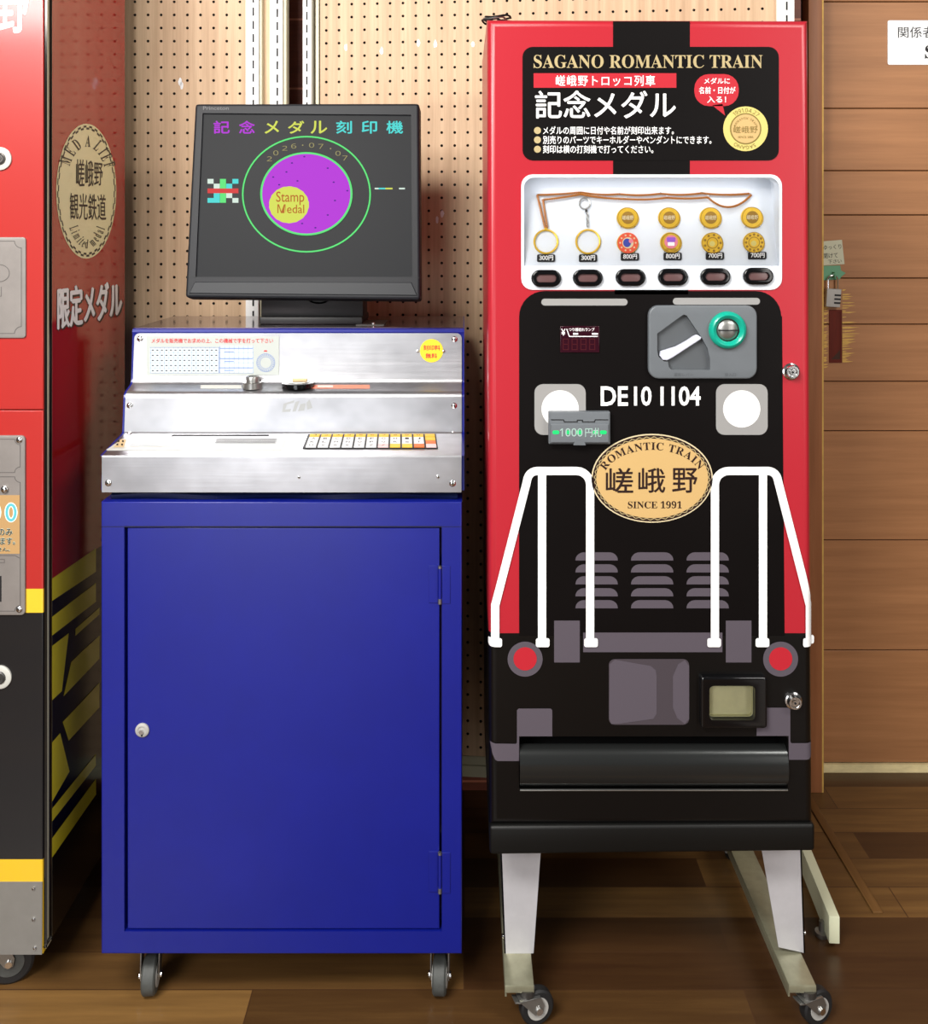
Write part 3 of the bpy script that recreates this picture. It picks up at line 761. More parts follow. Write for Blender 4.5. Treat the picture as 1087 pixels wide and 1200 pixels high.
# coin unit
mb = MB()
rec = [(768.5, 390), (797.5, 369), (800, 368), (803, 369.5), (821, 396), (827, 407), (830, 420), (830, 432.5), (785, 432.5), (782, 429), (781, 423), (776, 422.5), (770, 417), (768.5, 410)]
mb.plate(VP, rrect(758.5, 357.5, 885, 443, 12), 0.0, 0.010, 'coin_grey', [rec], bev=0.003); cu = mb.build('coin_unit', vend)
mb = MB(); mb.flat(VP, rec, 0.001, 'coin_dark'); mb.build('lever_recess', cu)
mb = MB()
lev = [(771.5, 416), (772.5, 411), (777, 409.5), (790, 405.5), (802, 399), (811, 393), (815, 391.5), (820, 394.5), (819, 397), (802, 408), (786, 418.5), (780, 421.5), (775, 421)]
mb.plate(VP, lev, 0.004, 0.011, 'lever', bev=0.0018); mb.build('return_lever', cu)
mb = MB(); c0 = P(851.5, 386.5, ZV-0.009)
mb.rev([(0, .032), (.006, .032), (.010, .0295), (.012, .026), (.009, .021), (.006, .0195)], c0, (0, -1, 0), 'teal', 40, cap=False); cr = mb.build('coin_ring', cu, label='teal ring round the coin slot')
mb = MB(); mb.rev([(0.003, .0195), (.006, .017), (.0085, .011), (.0095, .004), (.0096, .0001)], c0, (0, -1, 0), 'steel', 36, cap=False); mb.box((c0.x-.0165, c0.y-.0112, c0.z-.001), (c0.x+.0165, c0.y-.006, c0.z+.001), 'slot'); mb.build('coin_slot', cu)
mb = MB(); mb.text(VP, '返却レバー', (788, 436, 810, 440), 0.0104, 'coin_dark'); mb.build('lettering', cu); mb = MB(); mb.text(VP, '投入口', (847, 436, 860, 440), 0.0104, 'coin_dark'); mb.build('lettering', cu)
# bank note unit
mb = MB(); mb.plate(VP, rrect(642, 481, 713.5, 518.5, 1), 0.0, 0.014, 'coin_grey', bev=0.002); bu = mb.build('banknote_unit', vend)
mb = MB(); o = 0.0145
mb.line(VP, [(644.5, 490), (659, 490), (660, 492.5), (675, 492.5), (675, 490.5), (681, 490.5), (681, 492.5), (695, 492.5), (696, 490), (711, 490)], 1, o, 'black_matte'); mb.plate(VP, rrect(643.5, 494.5, 712, 517, 1), 0.012, 0.0165, 'coin_grey', bev=0.002)
mb.plate(VP, ell(677.5, 519, 7, 6, 20, 0, PI), 0.012, 0.018, 'coin_grey'); fl = mb.build('flap', bu)
mb = MB(); o = 0.0168
for x0_, x1_ in ((646, 654), (661, 667), (673, 681), (693, 699), (701, 709)): mb.flat(VP, rrect(x0_, 502, x1_, 506.5, 2), o, 'led')
mb.text(VP, sansd('1000'), (654.5, 499.5, 681, 509), o+E1, 'bill_text', 0.015); mb.text(VP, '円札', (684, 499, 703, 509.5), o+E1, 'bill_text', 0.015); mb.build('lettering', bu)
# locks
for lx, ly in ((926, 435), (929, 820.5)):
    mb = MB(); c0 = P(lx, ly, ZV)
    mb.rev([(0, .0145), (.003, .0145), (.004, .012), (.012, .0105), (.012, .008), (.009, .007), (.009, .005), (.0115, .0045)], c0, (0, -1, 0), 'chrome', 28); mb.rev([(.0112, .002), (.0122, .002)], c0, (0, -1, 0), 'slot', 8); mb.build('lock', vend)
# medal window
mb = MB(); mb.plate(VP, rrect(819, 790, 896.5, 850, 4), 0.0, 0.012, 'black_gloss', [rrect(829, 800, 882, 840, 5)], bev=0.004); wf = mb.build('window_frame', vend)
mb = MB(); xa_, xb_ = P(829, 0, ZV).x, P(882, 0, ZV).x; za_, zb2 = P(0, 800, ZV).z, P(0, 840, ZV).z
mb.box((xa_-.002, ZV+.007, zb2-.002), (xb_+.002, ZV+.011, za_+.002), 'olive')
mb.plate(VP, rrect(828, 799, 883, 841, 5), -0.008, -0.0005, 'olive', [rrect(829.5, 800.5, 881.5, 839.5, 5)]); mb.build('chute_lining', wf)
mb = MB(); mb.plate(VP, rrect(829, 800, 882, 840, 5), 0.002, 0.004, 'acrylic'); mb.build('window_cover', wf)
# payout tray
mb = MB(); xa_, xb_ = P(606, 0, ZV).x, P(925, 0, ZV).x; za_, zb2 = P(0, 861, ZV).z, P(0, 928, ZV).z
mb.box((xa_, ZV+.06, zb2), (xb_, ZV+.063, za_), 'black_matte'); mb.box((xa_, ZV+.02, za_-.003), (xb_, ZV+.06, za_), 'black_matte'); mb.box((xa_, ZV+.02, zb2), (xb_, ZV+.06, zb2+.003), 'black_matte')
for q in (xa_, xb_-.003): mb.box((q, ZV+.02, zb2), (q+.003, ZV+.06, za_), 'black_matte')
tray = mb.build('payout_tray', vend, recalc='all')
mb = MB(); pr = []
M['smoke'] = mat('smoked_flap', (62, 64, 64), 0.22, 0.75, 0.9)
M['tray_black'] = mat('base_tray_black', (11, 11, 10), 0.45, spec=0.3)
zc, rz, ry_ = (P(0, 901.5, ZV)).z, 24*SV, 0.022
arc = [(ZV+.014-ry_*math.cos(a), zc+rz*math.sin(a)) for a in [(-90+180*i/20)*PI/180 for i in range(21)]]
pr = arc+[(y+.004, z) for y, z in reversed(arc)]
mb.prism(pr, P(608.8, 0, ZV).x, P(922.5, 0, ZV).x, 'smoke'); fp = mb.build('flap', tray, recalc='all', label='curved smoked flap')
mb = MB(); mb.box((P(609, 0, ZV).x, ZV-.003, P(0, 926, ZV).z), (P(922.5, 0, ZV).x, ZV+.001, P(0, 924.6, ZV).z), 'steel', .0004); mb.build('tray_lip', tray, recalc='all')
# base tray, legs, floor bars, casters
mb = MB(); mb.hexa([P(573, 968.5, ZV-.004), P(955, 966, ZV-.004), P(955, 998, ZV-.004), P(573.5, 1002.5, ZV-.004)]+[Vector((p.x, 2.085, p.z)) for p in (P(573, 968.5, ZV-.004), P(955, 966, ZV-.004), P(955, 998, ZV-.004), P(573.5, 1002.5, ZV-.004))], 'tray_black', 0.006); mb.build('base_tray', vend)
ZG = 1.72
def vend_leg(tl, tr, br, bl, out):
    mb = MB(); L = front(ZG)
    ztop_ = P(0, 1000, ZV).z+.02
    # continue the leg up behind the tray
    def up(a, b):
        A, B = L.at(*a), L.at(*b); t = (ztop_-A.z)/(B.z-A.z); return A+(B-A)*t
    TL, TR = up(bl, tl), up(br, tr); BR, BL = L.at(*br), L.at(*bl)
    th = Vector((0, .0025, 0))
    mb.hexa([TL, TR, BR, BL, TL+th, TR+th, BR+th, BL+th], 'leg_alu')
    a, b = (TL, BL) if out < 0 else (TR, BR)
    w = Vector((.0025*(1 if out < 0 else -1), 0, 0))
    mb.hexa([a, a+w, b+w, b, a+Vector((0, .22, 0)), a+w+Vector((0, .22, 0)), b+w+Vector((0, .03, 0)), b+Vector((0, .03, 0))], 'dark_steel')  # outer flange in darker metal, its shade put into the colour
    lg = mb.build('leg', vend, recalc='all')
    mb = MB(); q = b+Vector((.004*out, .012, .028)); mb.rev([(0, .004), (.003, .004), (.0045, .002)], q-Vector((.003*out, 0, 0)), (out, 0, 0), 'chrome', 12); mb.build('screw', lg)
vend_leg((586.5, 1003), (633, 1003), (625, 1117), (591, 1121), -1)
vend_leg((893, 1000), (939, 1000), (943, 1117), (912, 1110), 1)
for xx0, xx1, cxp, yw, br in ((0.0705, 0.1205, 627, 0.3, 1), (0.559, 0.606, 956, 0.38, 1)):
    mb = MB(); yf = 1.648
    mb.box((xx0, yf, 0.066), (xx1, 2.145, 0.075), 'bar_alu', 0.0015); mb.box((xx0, yf-.001, 0.062), (xx1, yf+.002, 0.0745), 'bar_alu', 0.0008)
    for q in (xx0, xx1-.003): mb.box((q, yf+.004, 0.052), (q+.003, 2.145, 0.0665), 'bar_alu')
    fb = mb.build('floor_bar', vend, recalc='all')
    pc = P(cxp, 1178, 1.655)
    caster(vend, pc.x+.002, 1.662, .0300, .019, .064, PI/2+yw, 'rubber', 1)
    caster(vend, (xx0+xx1)/2, 2.10, .0300, .019, .064, 0, 'rubber')

# ---- things inside the case
PEG = 0.0035
def medal(px, py, r, kind, label, group):
    k = SV*1.02; t = 0.003
    c0 = BP.at(px, py, 0.0); ax = BP.n; R = r*k
    root = thing('medal', c0, label, 'medal', group)
    mb = MB(); body = 'gold'
    mb.rev([(0.001, R), (.001+t*.8, R), (.001+t, R*.96)], c0, ax, body, 36); d = mb.build('disc', root)
    class Pl(Plane): pass
    o = .001+t+.0003
    mb = MB()
    if kind == 'script':
        mb.flat(BP, ell(px, py, r*.56), o, 'gold_dark'); mb.text(BP, '嵯峨野', (px-r*.5, py-r*.2, px+r*.5, py+r*.2), o+.0003, 'emblem_cream', .01)
        mb.line(BP, ell(px, py, r*.9), .6, o, 'gold_dark', True)
    elif kind == 'red':
        mb.flat(BP, ell(px, py, r*.96), o, 'enamel_red'); mb.flat(BP, ell(px, py, r*.52), o+.0003, 'emblem_cream'); mb.flat(BP, ell(px-1, py, r*.36, r*.4), o+.0006, 'enamel_blue'); mb.flat(BP, ell(px+3.5, py-2, r*.2), o+.0009, 'enamel_pink')
        for a in range(10): mb.flat(BP, ell(px+r*.72*math.cos(a*PI/5), py+r*.72*math.sin(a*PI/5), 1.1, n=8), o+.0004, 'emblem_cream')
    elif kind == 'purple':
        mb.line(BP, ell(px, py, r*.88), .7, o, 'gold_dark', True); mb.flat(BP, ell(px, py-.8, r*.62), o, 'enamel_pink'); mb.flat(BP, rrect(px-5, py-6, px+5, py-.5, 1.5), o+.0003, 'enamel_purple'); mb.flat(BP, rrect(px-4, py-.3, px+4, py+4, 1), o+.0003, 'white'); mb.text(BP, '嵯峨野', (px-6, py+6.4, px+6, py+9.6), o, 'gold_dark')
    else:
        for a in range(kind): 
            g = a*2*PI/kind; mb.flat(BP, ell(px+r*.74*math.cos(g), py+r*.74*math.sin(g), 1.5, n=10), o, 'gold_dark')
        mb.line(BP, ell(px, py, r*.5, n=24), .9, o, 'gold_dark', True); mb.flat(BP, ell(px-.5, py+1, r*.26, n=16), o, 'gold_pale'); mb.line(BP, ell(px, py, r*.95), .6, o, 'gold_dark', True)
    mb.build('relief', root)
    for sx in (-1, 1):
        mb = MB(); a = BP.at(px+sx*r*.62, py+r*.86, 0); mb.rev([(0, .0009), (.007, .0009)], a, ax, 'chrome', 8); mb.build('peg', root)
G = 'medals in the display case'
medal(735, 256, 13, 'script', 'gold medal with dark script centre directly above the red-rimmed enamel medal', G)
medal(783.5, 256, 13, 'script', 'gold medal with dark script centre directly above the purple-centred enamel medal', G)
medal(832, 256, 13, 'script', 'gold medal with dark script centre above the beaded gold medal beside the purple one', G)
medal(880.5, 255.5, 13, 'script', 'gold medal with dark script centre at the end of the upper row', G)
medal(735, 285.5, 12.6, 'red', 'red-rimmed enamel medal with blue centre above the first 800 yen tag', G)
medal(785.5, 285, 12.6, 'purple', 'gold medal with purple and pink enamel picture above the second 800 yen tag', G)
medal(834, 285.5, 12.6, 9, 'beaded plain gold medal next to the purple enamel medal, above a 700 yen tag', G)
medal(882.5, 285, 12.6, 12, 'beaded gold medal at the end of the lower row, above the last 700 yen tag', G)
for (px, py), pr, lab in (((639.5, 303), '300円', '300 yen price tag under the pendant necklace ring'), ((688.5, 303), '300円', '300 yen price tag under the key ring holder'), ((737.5, 301.5), '800円', '800 yen price tag under the red-rimmed enamel medal'),
                          ((787.5, 301), '800円', '800 yen price tag under the purple enamel medal'), ((837, 300.5), '700円', '700 yen price tag beside the second 800 yen tag'), ((886.5, 300), '700円', '700 yen price tag at the end of the tag row')):
    mb = MB(); mb.plate(BP, rrect(px-10.5, py-4.2, px+10.5, py+4.2, 1.5), 0.0003, 0.004, 'black_matte'); t = mb.build('price_tag'); tag(t, 'small black '+lab, 'price tag', 'price tags in the display case')
    mb = MB(); mb.text(BP, sansd(pr), (px-8, py-2.8, px+8, py+2.8), 0.0045, 'white', .03); mb.build('lettering', t)
# pendant necklace and key ring
def ring3(px, py, r, w, mat, o, n=40): 
    m = MB(); m.tube([BP.at(px+r*math.cos(2*PI*i/n), py-r*math.sin(2*PI*i/n), o) for i in range(n)], w, mat, 8, True); return m
neck = thing('pendant_necklace', BP.at(639, 284), 'gold chain necklace with an empty medal ring, strung along the top of the case', 'necklace')
m = ring3(639.3, 284, 13.6, .0018, 'gold', .004); m.build('pendant_ring', neck)
m = MB(); m.rev([(0, .0028), (.003, .0028)], BP.at(639.3, 268.5, .003), BP.n, 'gold', 12); m.build('bail', neck)
def sag(pts, n=14, s=1.2):
    out = []
    for (x0_, y0_), (x1_, y1_) in zip(pts[:-1], pts[1:]):
        for i in range(n): u_ = i/n; out.append((x0_+(x1_-x0_)*u_, y0_+(y1_-y0_)*u_+s*4*u_*(1-u_)))
    return out+[pts[-1]]
def chainlink(m, pts, o):
    """small beads of a curb chain along a pixel path"""
    last = None; acc = []
    for q in pts:
        acc.append(BP.at(q[0], q[1], o))
    m.tube(acc, .0013, 'chain', 6)
    d = 0.0; prev = acc[0]; step = .0030; nxt = 0.0; tot = 0.0; flip = 0
    for a, b in zip(acc[:-1], acc[1:]):
        L_ = (b-a).length; t_ = (b-a).normalized() if L_ > 1e-9 else Vector((1, 0, 0))
        while nxt <= tot+L_:
            p_ = a+t_*(nxt-tot); m.rev([(-.0013, .0010), (-.0006, .0024), (.0006, .0024), (.0013, .0010)], p_, t_, 'chain', 6); nxt += step
        tot += L_
m = MB()
chainlink(m, sag([(638, 267.5), (629, 229.5)], s=0)+sag([(629, 229.5), (680, 226.5)], s=.6)+sag([(680, 226.5), (725, 228.5), (773, 228), (821, 227.5), (877, 228)], s=1.6), .005)
chainlink(m, sag([(640.5, 267.5), (635.5, 235.5)], s=0)+sag([(635.5, 235.5), (680, 229)], s=.6)+sag([(680, 229), (732, 234.5), (780, 233), (828, 232.5)], s=1.4)+sag([(828, 232.5), (879, 229.5)], s=13), .006)
m.build('chain', neck)
m = MB()
for px, py in ((629, 228.5), (635.5, 234.5), (680, 226), (725, 227.5), (773, 227), (821, 226.5), (732, 233.5), (780, 232), (828, 231.5), (878, 228)): m = MB(); m.rev([(0, .0013), (.010, .0013), (.0105, .0008)], BP.at(px, py, 0), BP.n, 'white_case', 8); m.build('pin', neck)
keyr = thing('key_ring', BP.at(688, 284), 'silver clasp key ring with an empty gold medal holder beside the necklace', 'key ring')
m = ring3(688.5, 284, 13.8, .0018, 'gold', .004); m.build('medal_holder', keyr)
m = ring3(684.5, 239.5, 6.3, .0015, 'steel', .005, 24); m.box(tuple(BP.at(684.7, 250, .007)), tuple(BP.at(687.5, 246, .003)), 'chrome'); m.build('clasp', keyr)
m = MB()
for i in range(5):
    y = 252+i*3.2; c_ = BP.at(687.6+.1*i, y, .004)
    m.tube([c_+Vector((math.cos(a*PI/5)*.0016*(1 if i % 2 else .6), -.0016*math.cos(a*PI/5)*(0 if i % 2 else 1), math.sin(a*PI/5)*.0032)) for a in range(10)], .0009, 'steel', 6, True)
m.build('link_chain', keyr)
# bundle of wire on top of the machine
m = MB(); zt_ = P(0, 22.5, ZV).z
for k in range(3):
    pth = [(0.048+k*.006+.016*math.cos(a*PI/8)*(1+.2*k), 1.688+.02*math.sin(a*PI/8), zt_+.0045+.003*k+.002*math.sin(a)) for a in range(16)]
    m.tube(pth, .0018, 'black_matte' if k != 1 else 'steel', 6, True)
m.tube([(.058, 1.672, zt_+.004), (.072, 1.676, zt_+.003), (.09, 1.68, zt_+.0018)], .0018, 'black_matte', 6)
tag(m.build('wire_coil'), 'small coil of dark wire lying on the top corner of the red machine', 'wire')

# ================================================================ BLUE CABINET
ZC = 1.68; CP = front(ZC)
cab = thing('steel_cabinet', (-.32, 1.9, 0), 'blue enamelled steel cabinet with one locked door, standing on four casters', 'cabinet')
cx0, cx1 = P(118.5, 0, ZC).x, P(541, 0, ZC).x; zt_, zb_ = P(0, 588, ZC).z, P(0, 1118, ZC).z
mb = MB()
mb.plate(CP, [(118.5, 588), (541, 588), (541, 1118), (118.5, 1118)], -0.03, 0.0, 'blue', [[(145.5, 616.5), (517.5, 616.5), (517.5, 1091.5), (145.5, 1091.5)]], bev=0.0025)
mb.build('frame', cab)
mb = MB(); y0, y1 = ZC+.03, 2.13
mb.add([(cx0, y0, zt_), (cx1, y0, zt_), (cx1, y0, zb_), (cx0, y0, zb_), (cx0, y1, zt_), (cx1, y1, zt_), (cx1, y1, zb_), (cx0, y1, zb_)], [(0, 4, 5, 1), (1, 5, 6, 2), (2, 6, 7, 3), (3, 7, 4, 0), (4, 7, 6, 5), (0, 1, 2, 3)], 'blue')
mb.build('body', cab, recalc='all')
mb = MB(); mb.plate(CP, [(145.5, 616.5), (517.5, 616.5), (517.5, 617.8), (145.5, 617.8)], -.0012, -.0002, 'blue_dark'); mb.line(CP, [(118.5, 617.2), (145.5, 617.2)], .8, .0004, 'blue_dark'); mb.line(CP, [(517.5, 617.2), (541, 617.2)], .8, .0004, 'blue_dark'); mb.build('seam', cab)
mb = MB(); mb.plate(CP, [(148.5, 619), (514.8, 619), (514.8, 1090), (148.5, 1090)], -0.028, -0.003, 'blue', bev=0.0018); dr = mb.build('door', cab)
mb = MB(); c0 = P(167, 855, ZC+.003); mb.rev([(0, .012), (.003, .012), (.004, .0105), (.0045, .0075), (.003, .007)], c0, (0, -1, 0), 'wheel_hub', 28); mb.rev([(.003, .0045), (.006, .004)], c0+Vector((-.001, 0, -.002)), (0, -1, 0), 'chrome', 14)
mb.box((c0.x-.001, c0.y-.0055, c0.z-.0095), (c0.x+.0012, c0.y-.0044, c0.z-.004), 'slot'); mb.build('lock', dr)
for y0_, y1_ in ((663, 707), (998.5, 1046)):
    mb = MB(); mb.plate(CP, [(502.5, y0_), (513, y0_), (513, y1_), (502.5, y1_)], -.0032, -.0012, 'blue', bev=.0006); mb.plate(CP, [(518, y0_), (527.5, y0_), (527.5, y1_), (518, y1_)], -.001, .0018, 'blue', bev=.0006)
    a = P(515.2, y0_+1, ZC-.001); b = P(515.2, y1_, ZC-.001); mb.rev([(0, .003), ((a-b).length, .003)], b, (0, 0, 1), 'blue', 14)
    h_ = mb.build('hinge', cab)
    mb = MB(); mb.rev([(-.001, .0034), (.008, .0034)], b, (0, 0, 1), 'steel', 12); mb.rev([(-.003, .0034), (.001, .0034)], a, (0, 0, 1), 'steel', 12); mb.build('hinge_pin', h_)
for pxc, br, yw in ((178, 1, 0.12), (515.5, 1, -0.06)):
    pc = P(pxc, 1140, 1.735); caster(cab, pc.x, 1.728, .0315, .024, zb_, yw, 'wheel_grey', 1)
    caster(cab, pc.x, 2.08, .0315, .024, zb_, yw, 'wheel_grey')

# ================================================================ sheet + ENGRAVING CONSOLE
zk = P(0, 577, ZC).z                                   # console underside
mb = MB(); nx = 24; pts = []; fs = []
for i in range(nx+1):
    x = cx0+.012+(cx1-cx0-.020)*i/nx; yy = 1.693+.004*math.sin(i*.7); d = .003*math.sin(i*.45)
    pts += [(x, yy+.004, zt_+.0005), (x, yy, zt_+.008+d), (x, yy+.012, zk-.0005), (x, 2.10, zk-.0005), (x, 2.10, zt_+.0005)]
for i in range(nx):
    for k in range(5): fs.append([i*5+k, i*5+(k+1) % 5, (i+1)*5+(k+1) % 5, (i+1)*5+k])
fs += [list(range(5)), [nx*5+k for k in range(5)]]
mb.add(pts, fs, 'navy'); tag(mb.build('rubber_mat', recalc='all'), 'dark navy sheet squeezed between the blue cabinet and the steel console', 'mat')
con = thing('engraving_console', (-.32, 1.88, zk), 'stepped stainless steel engraving machine with keyboard, blue housing, on the blue cabinet', 'engraving machine')
prof = [(1.680, zk), (1.680, .9765), (1.6815, .9785), (1.789, .995), (1.791, .997)]
def bend(p, q, r_, n=5): return [(p[0]+(q[0]-p[0])*i/n, p[1]+(q[1]-p[1])*i/n) for i in range(n+1)]
# riser, rolled shoulder, ledge, upper panel
prof += [(1.797, 1.058)]
for i in range(1, 7):
    a = i/6*(PI/2-.22); prof.append((1.797+.014*(1-math.cos(a)), 1.058+.014*math.sin(a)))
prof += [(1.833, 1.0795)]
for i in range(1, 5):
    a = i/4*(PI/2-.25); prof.append((1.833+.006*math.sin(a), 1.0795+.006*(1-math.cos(a))+.0012*i))
ytop, ztop_ = 1.846, P(0, 390.5, 1.846).z
xs0, xs1 = -.6352, -.0045
mb = MB()
full = prof
n = len(full); pts = [(x, y, z) for y, z in full for x in (xs0, xs1)]
mb.add(pts, [(2*i, 2*i+1, 2*i+3, 2*i+2) for i in range(n-1)], 'brushed')
ly, lz = full[-1]; r_ = .010; top = [(xs0, ly, lz), (xs1, ly, lz)]
def on(t): return (ly+(ytop-ly)*t, lz+(ztop_-lz)*t)
Lh = ztop_-lz
for i in range(7):
    a = i/6*PI/2; yy, zz = on((Lh-r_+r_*math.sin(a))/Lh); top.append((xs1-r_+r_*math.cos(a), yy, zz))
for i in range(7):
    a = PI/2+i/6*PI/2; yy, zz = on((Lh-r_+r_*math.sin(a))/Lh); top.append((xs0+r_+r_*math.cos(a), yy, zz))
mb.add(top, [list(range(len(top)))], 'brushed')
# side returns of the front lip
for xx in (xs0, xs1): mb.add([(xx, 1.680, zk), (xx, 1.680, .9765), (xx, 1.70, .980), (xx, 1.70, zk)], [(0, 1, 2, 3)], 'brushed')
mb.add([(xs0, 1.68, zk), (xs1, 1.68, zk), (xs1, 1.70, zk), (xs0, 1.70, zk)], [(0, 1, 2, 3)], 'brushed')
sheet = mb.build('steel_front', con, sharp=25)
hx0, hx1 = -.640, 0.0005
hp = [(1.690, zk+.001)]+[(y+.003+(.012 if i < 2 else 0), z-.001) for i, (y, z) in enumerate(full[1:], 1)]+[(ytop+.003, ztop_-.004), (ytop+.001, ztop_+.002), (ytop+.004, ztop_+.007), (ytop+.010, ztop_+.009), (2.11, ztop_+.009), (2.11, zk+.001)]
mb = MB(); mb.prism(hp, hx0, hx1, 'blue'); mb.build('housing', con, recalc='all')
M['top_mirror'] = mat('polished_dark_cover', (112, 98, 104), 0.1, 0.9)
mb = MB(); mb.box((hx0+.002, ytop+.011, ztop_+.0085), (hx1-.002, 2.108, ztop_+.0096), 'top_mirror'); mb.build('top_cover', con, recalc='all')
LIP = Plane((0, 1.68, 0), (0, -1, 0)); SH = Plane((0, 1.6815, .9785), (0, -(.995-.9785), (1.789-1.6815))); RS = Plane((0, 1.791, .997), (0, -(1.058-.997), (1.797-1.791)))
LG = Plane((0, 1.815, 1.0755), (0, -.0035*1.0, .018)); UP = Plane((0, ly, lz), (0, -(ztop_-lz), ytop-ly))
def screw(pl, px, py, r=.0048, parent=con):
    m = MB(); c_ = pl.at(px, py, 0); m.rev([(0, r), (.0012, r), (.0028, r*.7), (.0032, r*.3)], c_, pl.n, 'chrome', 18)
    ax_ = pl.n; m.rev([(.0032, r*.28), (.0034, r*.28)], c_, ax_, 'slot', 6); m.build('screw', parent)
for pl, px, py, r_ in ((UP, 164, 397, .0055), (UP, 532.5, 397.5, .0055), (RS, 152, 475, .0055), (RS, 532, 475.5, .0055), (LIP, 127, 566, .0058), (LIP, 530, 566.5, .0058), (LIP, 350.5, 559, .0028), (LIP, 513, 558.5, .0032), (SH, 152, 508, .004), (SH, 530.5, 506.5, .004), (UP, 489.5, 411.5, .003), (UP, 519.5, 411.5, .003)): screw(pl, px, py, r_)
# character chart
mb = MB(); mb.plate(UP, rrect(172, 394, 327, 439.5, 0), 0.0, .0015, 'chart'); ch = mb.build('character_chart', con)
mb = MB(); o = .002; mb.text(UP, 'メダルを販売機でお求めの上、この機械で字を打って下さい', (178, 396.5, 320, 402), o, 'red_ink', .015); mb.build('lettering', ch)
mb = MB()
mb.flat(UP, rrect(176, 408, 257, 437), .0018, 'blue_cell'); mb.flat(UP, rrect(258, 405, 297, 437), .0018, 'blue_cell')
for i in range(17): mb.line(UP, [(177+5.3*i if i < 16 else 257, 407), (177+5.3*i if i < 16 else 257, 437)], .35, o, 'blue_ink')
for j in range(6): mb.line(UP, [(176, 407+6*j), (297, 407+6*j)], .4, o, 'blue_ink')
for i in range(8): mb.line(UP, [(258+5.5*i, 405), (258+5.5*i, 437)], .35, o, 'blue_ink')
for j in range(5):
    for i in range(15): mb.flat(UP, rrect(178.3+5.3*i, 409.6+6*j, 180.6+5.3*i, 411+6*j), o+.0003, 'plate_line')
for y in (408.5, 420.5, 431): mb.line(UP, [(258, y), (296, y)], 1.1, o, 'blue_ink')
for y in (412.5, 423.5, 434): mb.line(UP, [(263, y), (274, y)], 1.1, o, 'blue_ink')
for i in range(26):
    a = i*2*PI/26
    mb.line(UP, [(311.5+8.2*math.cos(a), 425+8.2*math.sin(a)), (311.5+10*math.cos(a), 425+10*math.sin(a))], .9, o, 'blue_ink')
mb.line(UP, ell(311.5, 425, 10.6), .5, o, 'blue_ink', True); mb.line(UP, ell(311.5, 425, 7), .5, o, 'blue_ink', True); mb.flat(UP, rrect(309.5, 410.5, 313, 412), o, 'red_ink')
mb.build('grid', ch)
# round sticker, logo mark
mb = MB(); mb.plate(UP, ell(505.5, 411, 13.6), 0, .0009, 'sticker_yellow'); st = mb.build('round_sticker', con)
mb = MB(); mb.text(UP, '刻印料', (496, 404.5, 515.5, 410.5), .0013, 'red_ink', .03); mb.text(UP, '無料', (498.5, 414, 512, 420), .0013, 'red_ink', .03); mb.build('lettering', st)
mb = MB()
for q in ([(332, 473), (345, 469), (344, 472), (336, 474), (334, 480), (341, 479), (340, 482.5), (330.5, 483)], [(346, 471), (351, 469.5), (346.5, 482), (342.5, 482.5)], [(352, 473.5), (358, 472.5), (356.5, 481), (349, 482)], [(359, 472), (362.5, 468), (364, 472), (366, 478), (360, 480)]): mb.flat(RS, q, .0006, 'logo_mark')if False else mb.flat(RS, q, .0006, 'steel')
mb.build('maker_mark', con)
# medal post, dial and ledge labels
mb = MB(); c0 = LG.at(296.5, 452, 0); c0.y = 1.822; mb.rev([(0, .0185), (.011, .0185), (.012, .0175), (.012, .0125), (.022, .0125), (.023, .0118), (.023, .008), (.019, .008)], (c0.x, 1.822, 1.0735), (0, 0, 1), 'steel', 32); mb.build('medal_post', con)
mb = MB(); c0 = LG.at(350, 451, 0); mb.rev([(0, .026), (.002, .026), (.003, .031), (.009, .031), (.010, .029), (.010, .001)], (c0.x, 1.826, 1.0745), (0, 0, 1), 'black_gloss', 36); dl = mb.build('dial', con)
mb = MB(); mb.rev([(.0099, .022), (.0112, .022)], (c0.x, 1.826, 1.0745), (0, 0, 1), 'steel', 24); mb.box((c0.x-.012, 1.828, 1.0855), (c0.x+.016, 1.834, 1.0905), 'label_tan', .001); mb.build('pointer', dl)
class Ledge(Plane):
    pass
mb = MB()
def ledge_quad(px0, px1, y0_, y1_, mat, o=.0008):
    zz = lambda y: 1.0705+(y-1.808)*(1.0795-1.0715)/(1.833-1.808)+o
    f_ = lambda px, y: ((px-CX)*y/F, y, zz(y)+.0006)
    mb.add([f_(px0, y0_), f_(px1, y0_), f_(px1, y1_), f_(px0, y1_)], [(0, 1, 2, 3)], mat)
ledge_quad(235, 283, 1.815, 1.829, 'card'); mb.build('ledge_label', con)
mb = MB(); ledge_quad(364, 397, 1.815, 1.830, 'label_red'); ledge_quad(372, 390, 1.818, 1.827, 'card', .0014); ledge_quad(397, 433, 1.815, 1.830, 'label_red'); mb.build('ledge_label', con)
# shelf: instruction card, slit, keyboard
mb = MB(); mb.plate(SH, [(147, 512.5), (336, 512.5), (330, 527.5), (124.5, 527.5)], 0, .001, 'card'); cd = mb.build('instruction_card', con)
mb = MB(); mb.flat(SH, [(141, 515.5), (148, 515.5), (145, 525), (133, 525)], .0014, 'label_tan')
for q in ([(157, 515), (210, 515), (205, 524), (151, 524)], [(222, 515.5), (244, 515.5), (242, 525), (219, 525)], [(252, 514.5), (326, 514.5), (323, 521), (250, 521)]): mb.flat(SH, q, .0014, 'card_grey')
for q in ((138, 517), (143, 517), (136.5, 521), (142, 521)): mb.flat(SH, rrect(q[0], q[1], q[0]+2, q[1]+2), .0018, 'ink')
for k in range(4): mb.line(SH, [(254-k*.6, 515.5+1.4*k), (324-k*.7, 515.5+1.4*k)], .5, .0018, 'plate_line')
mb.build('card_print', cd)
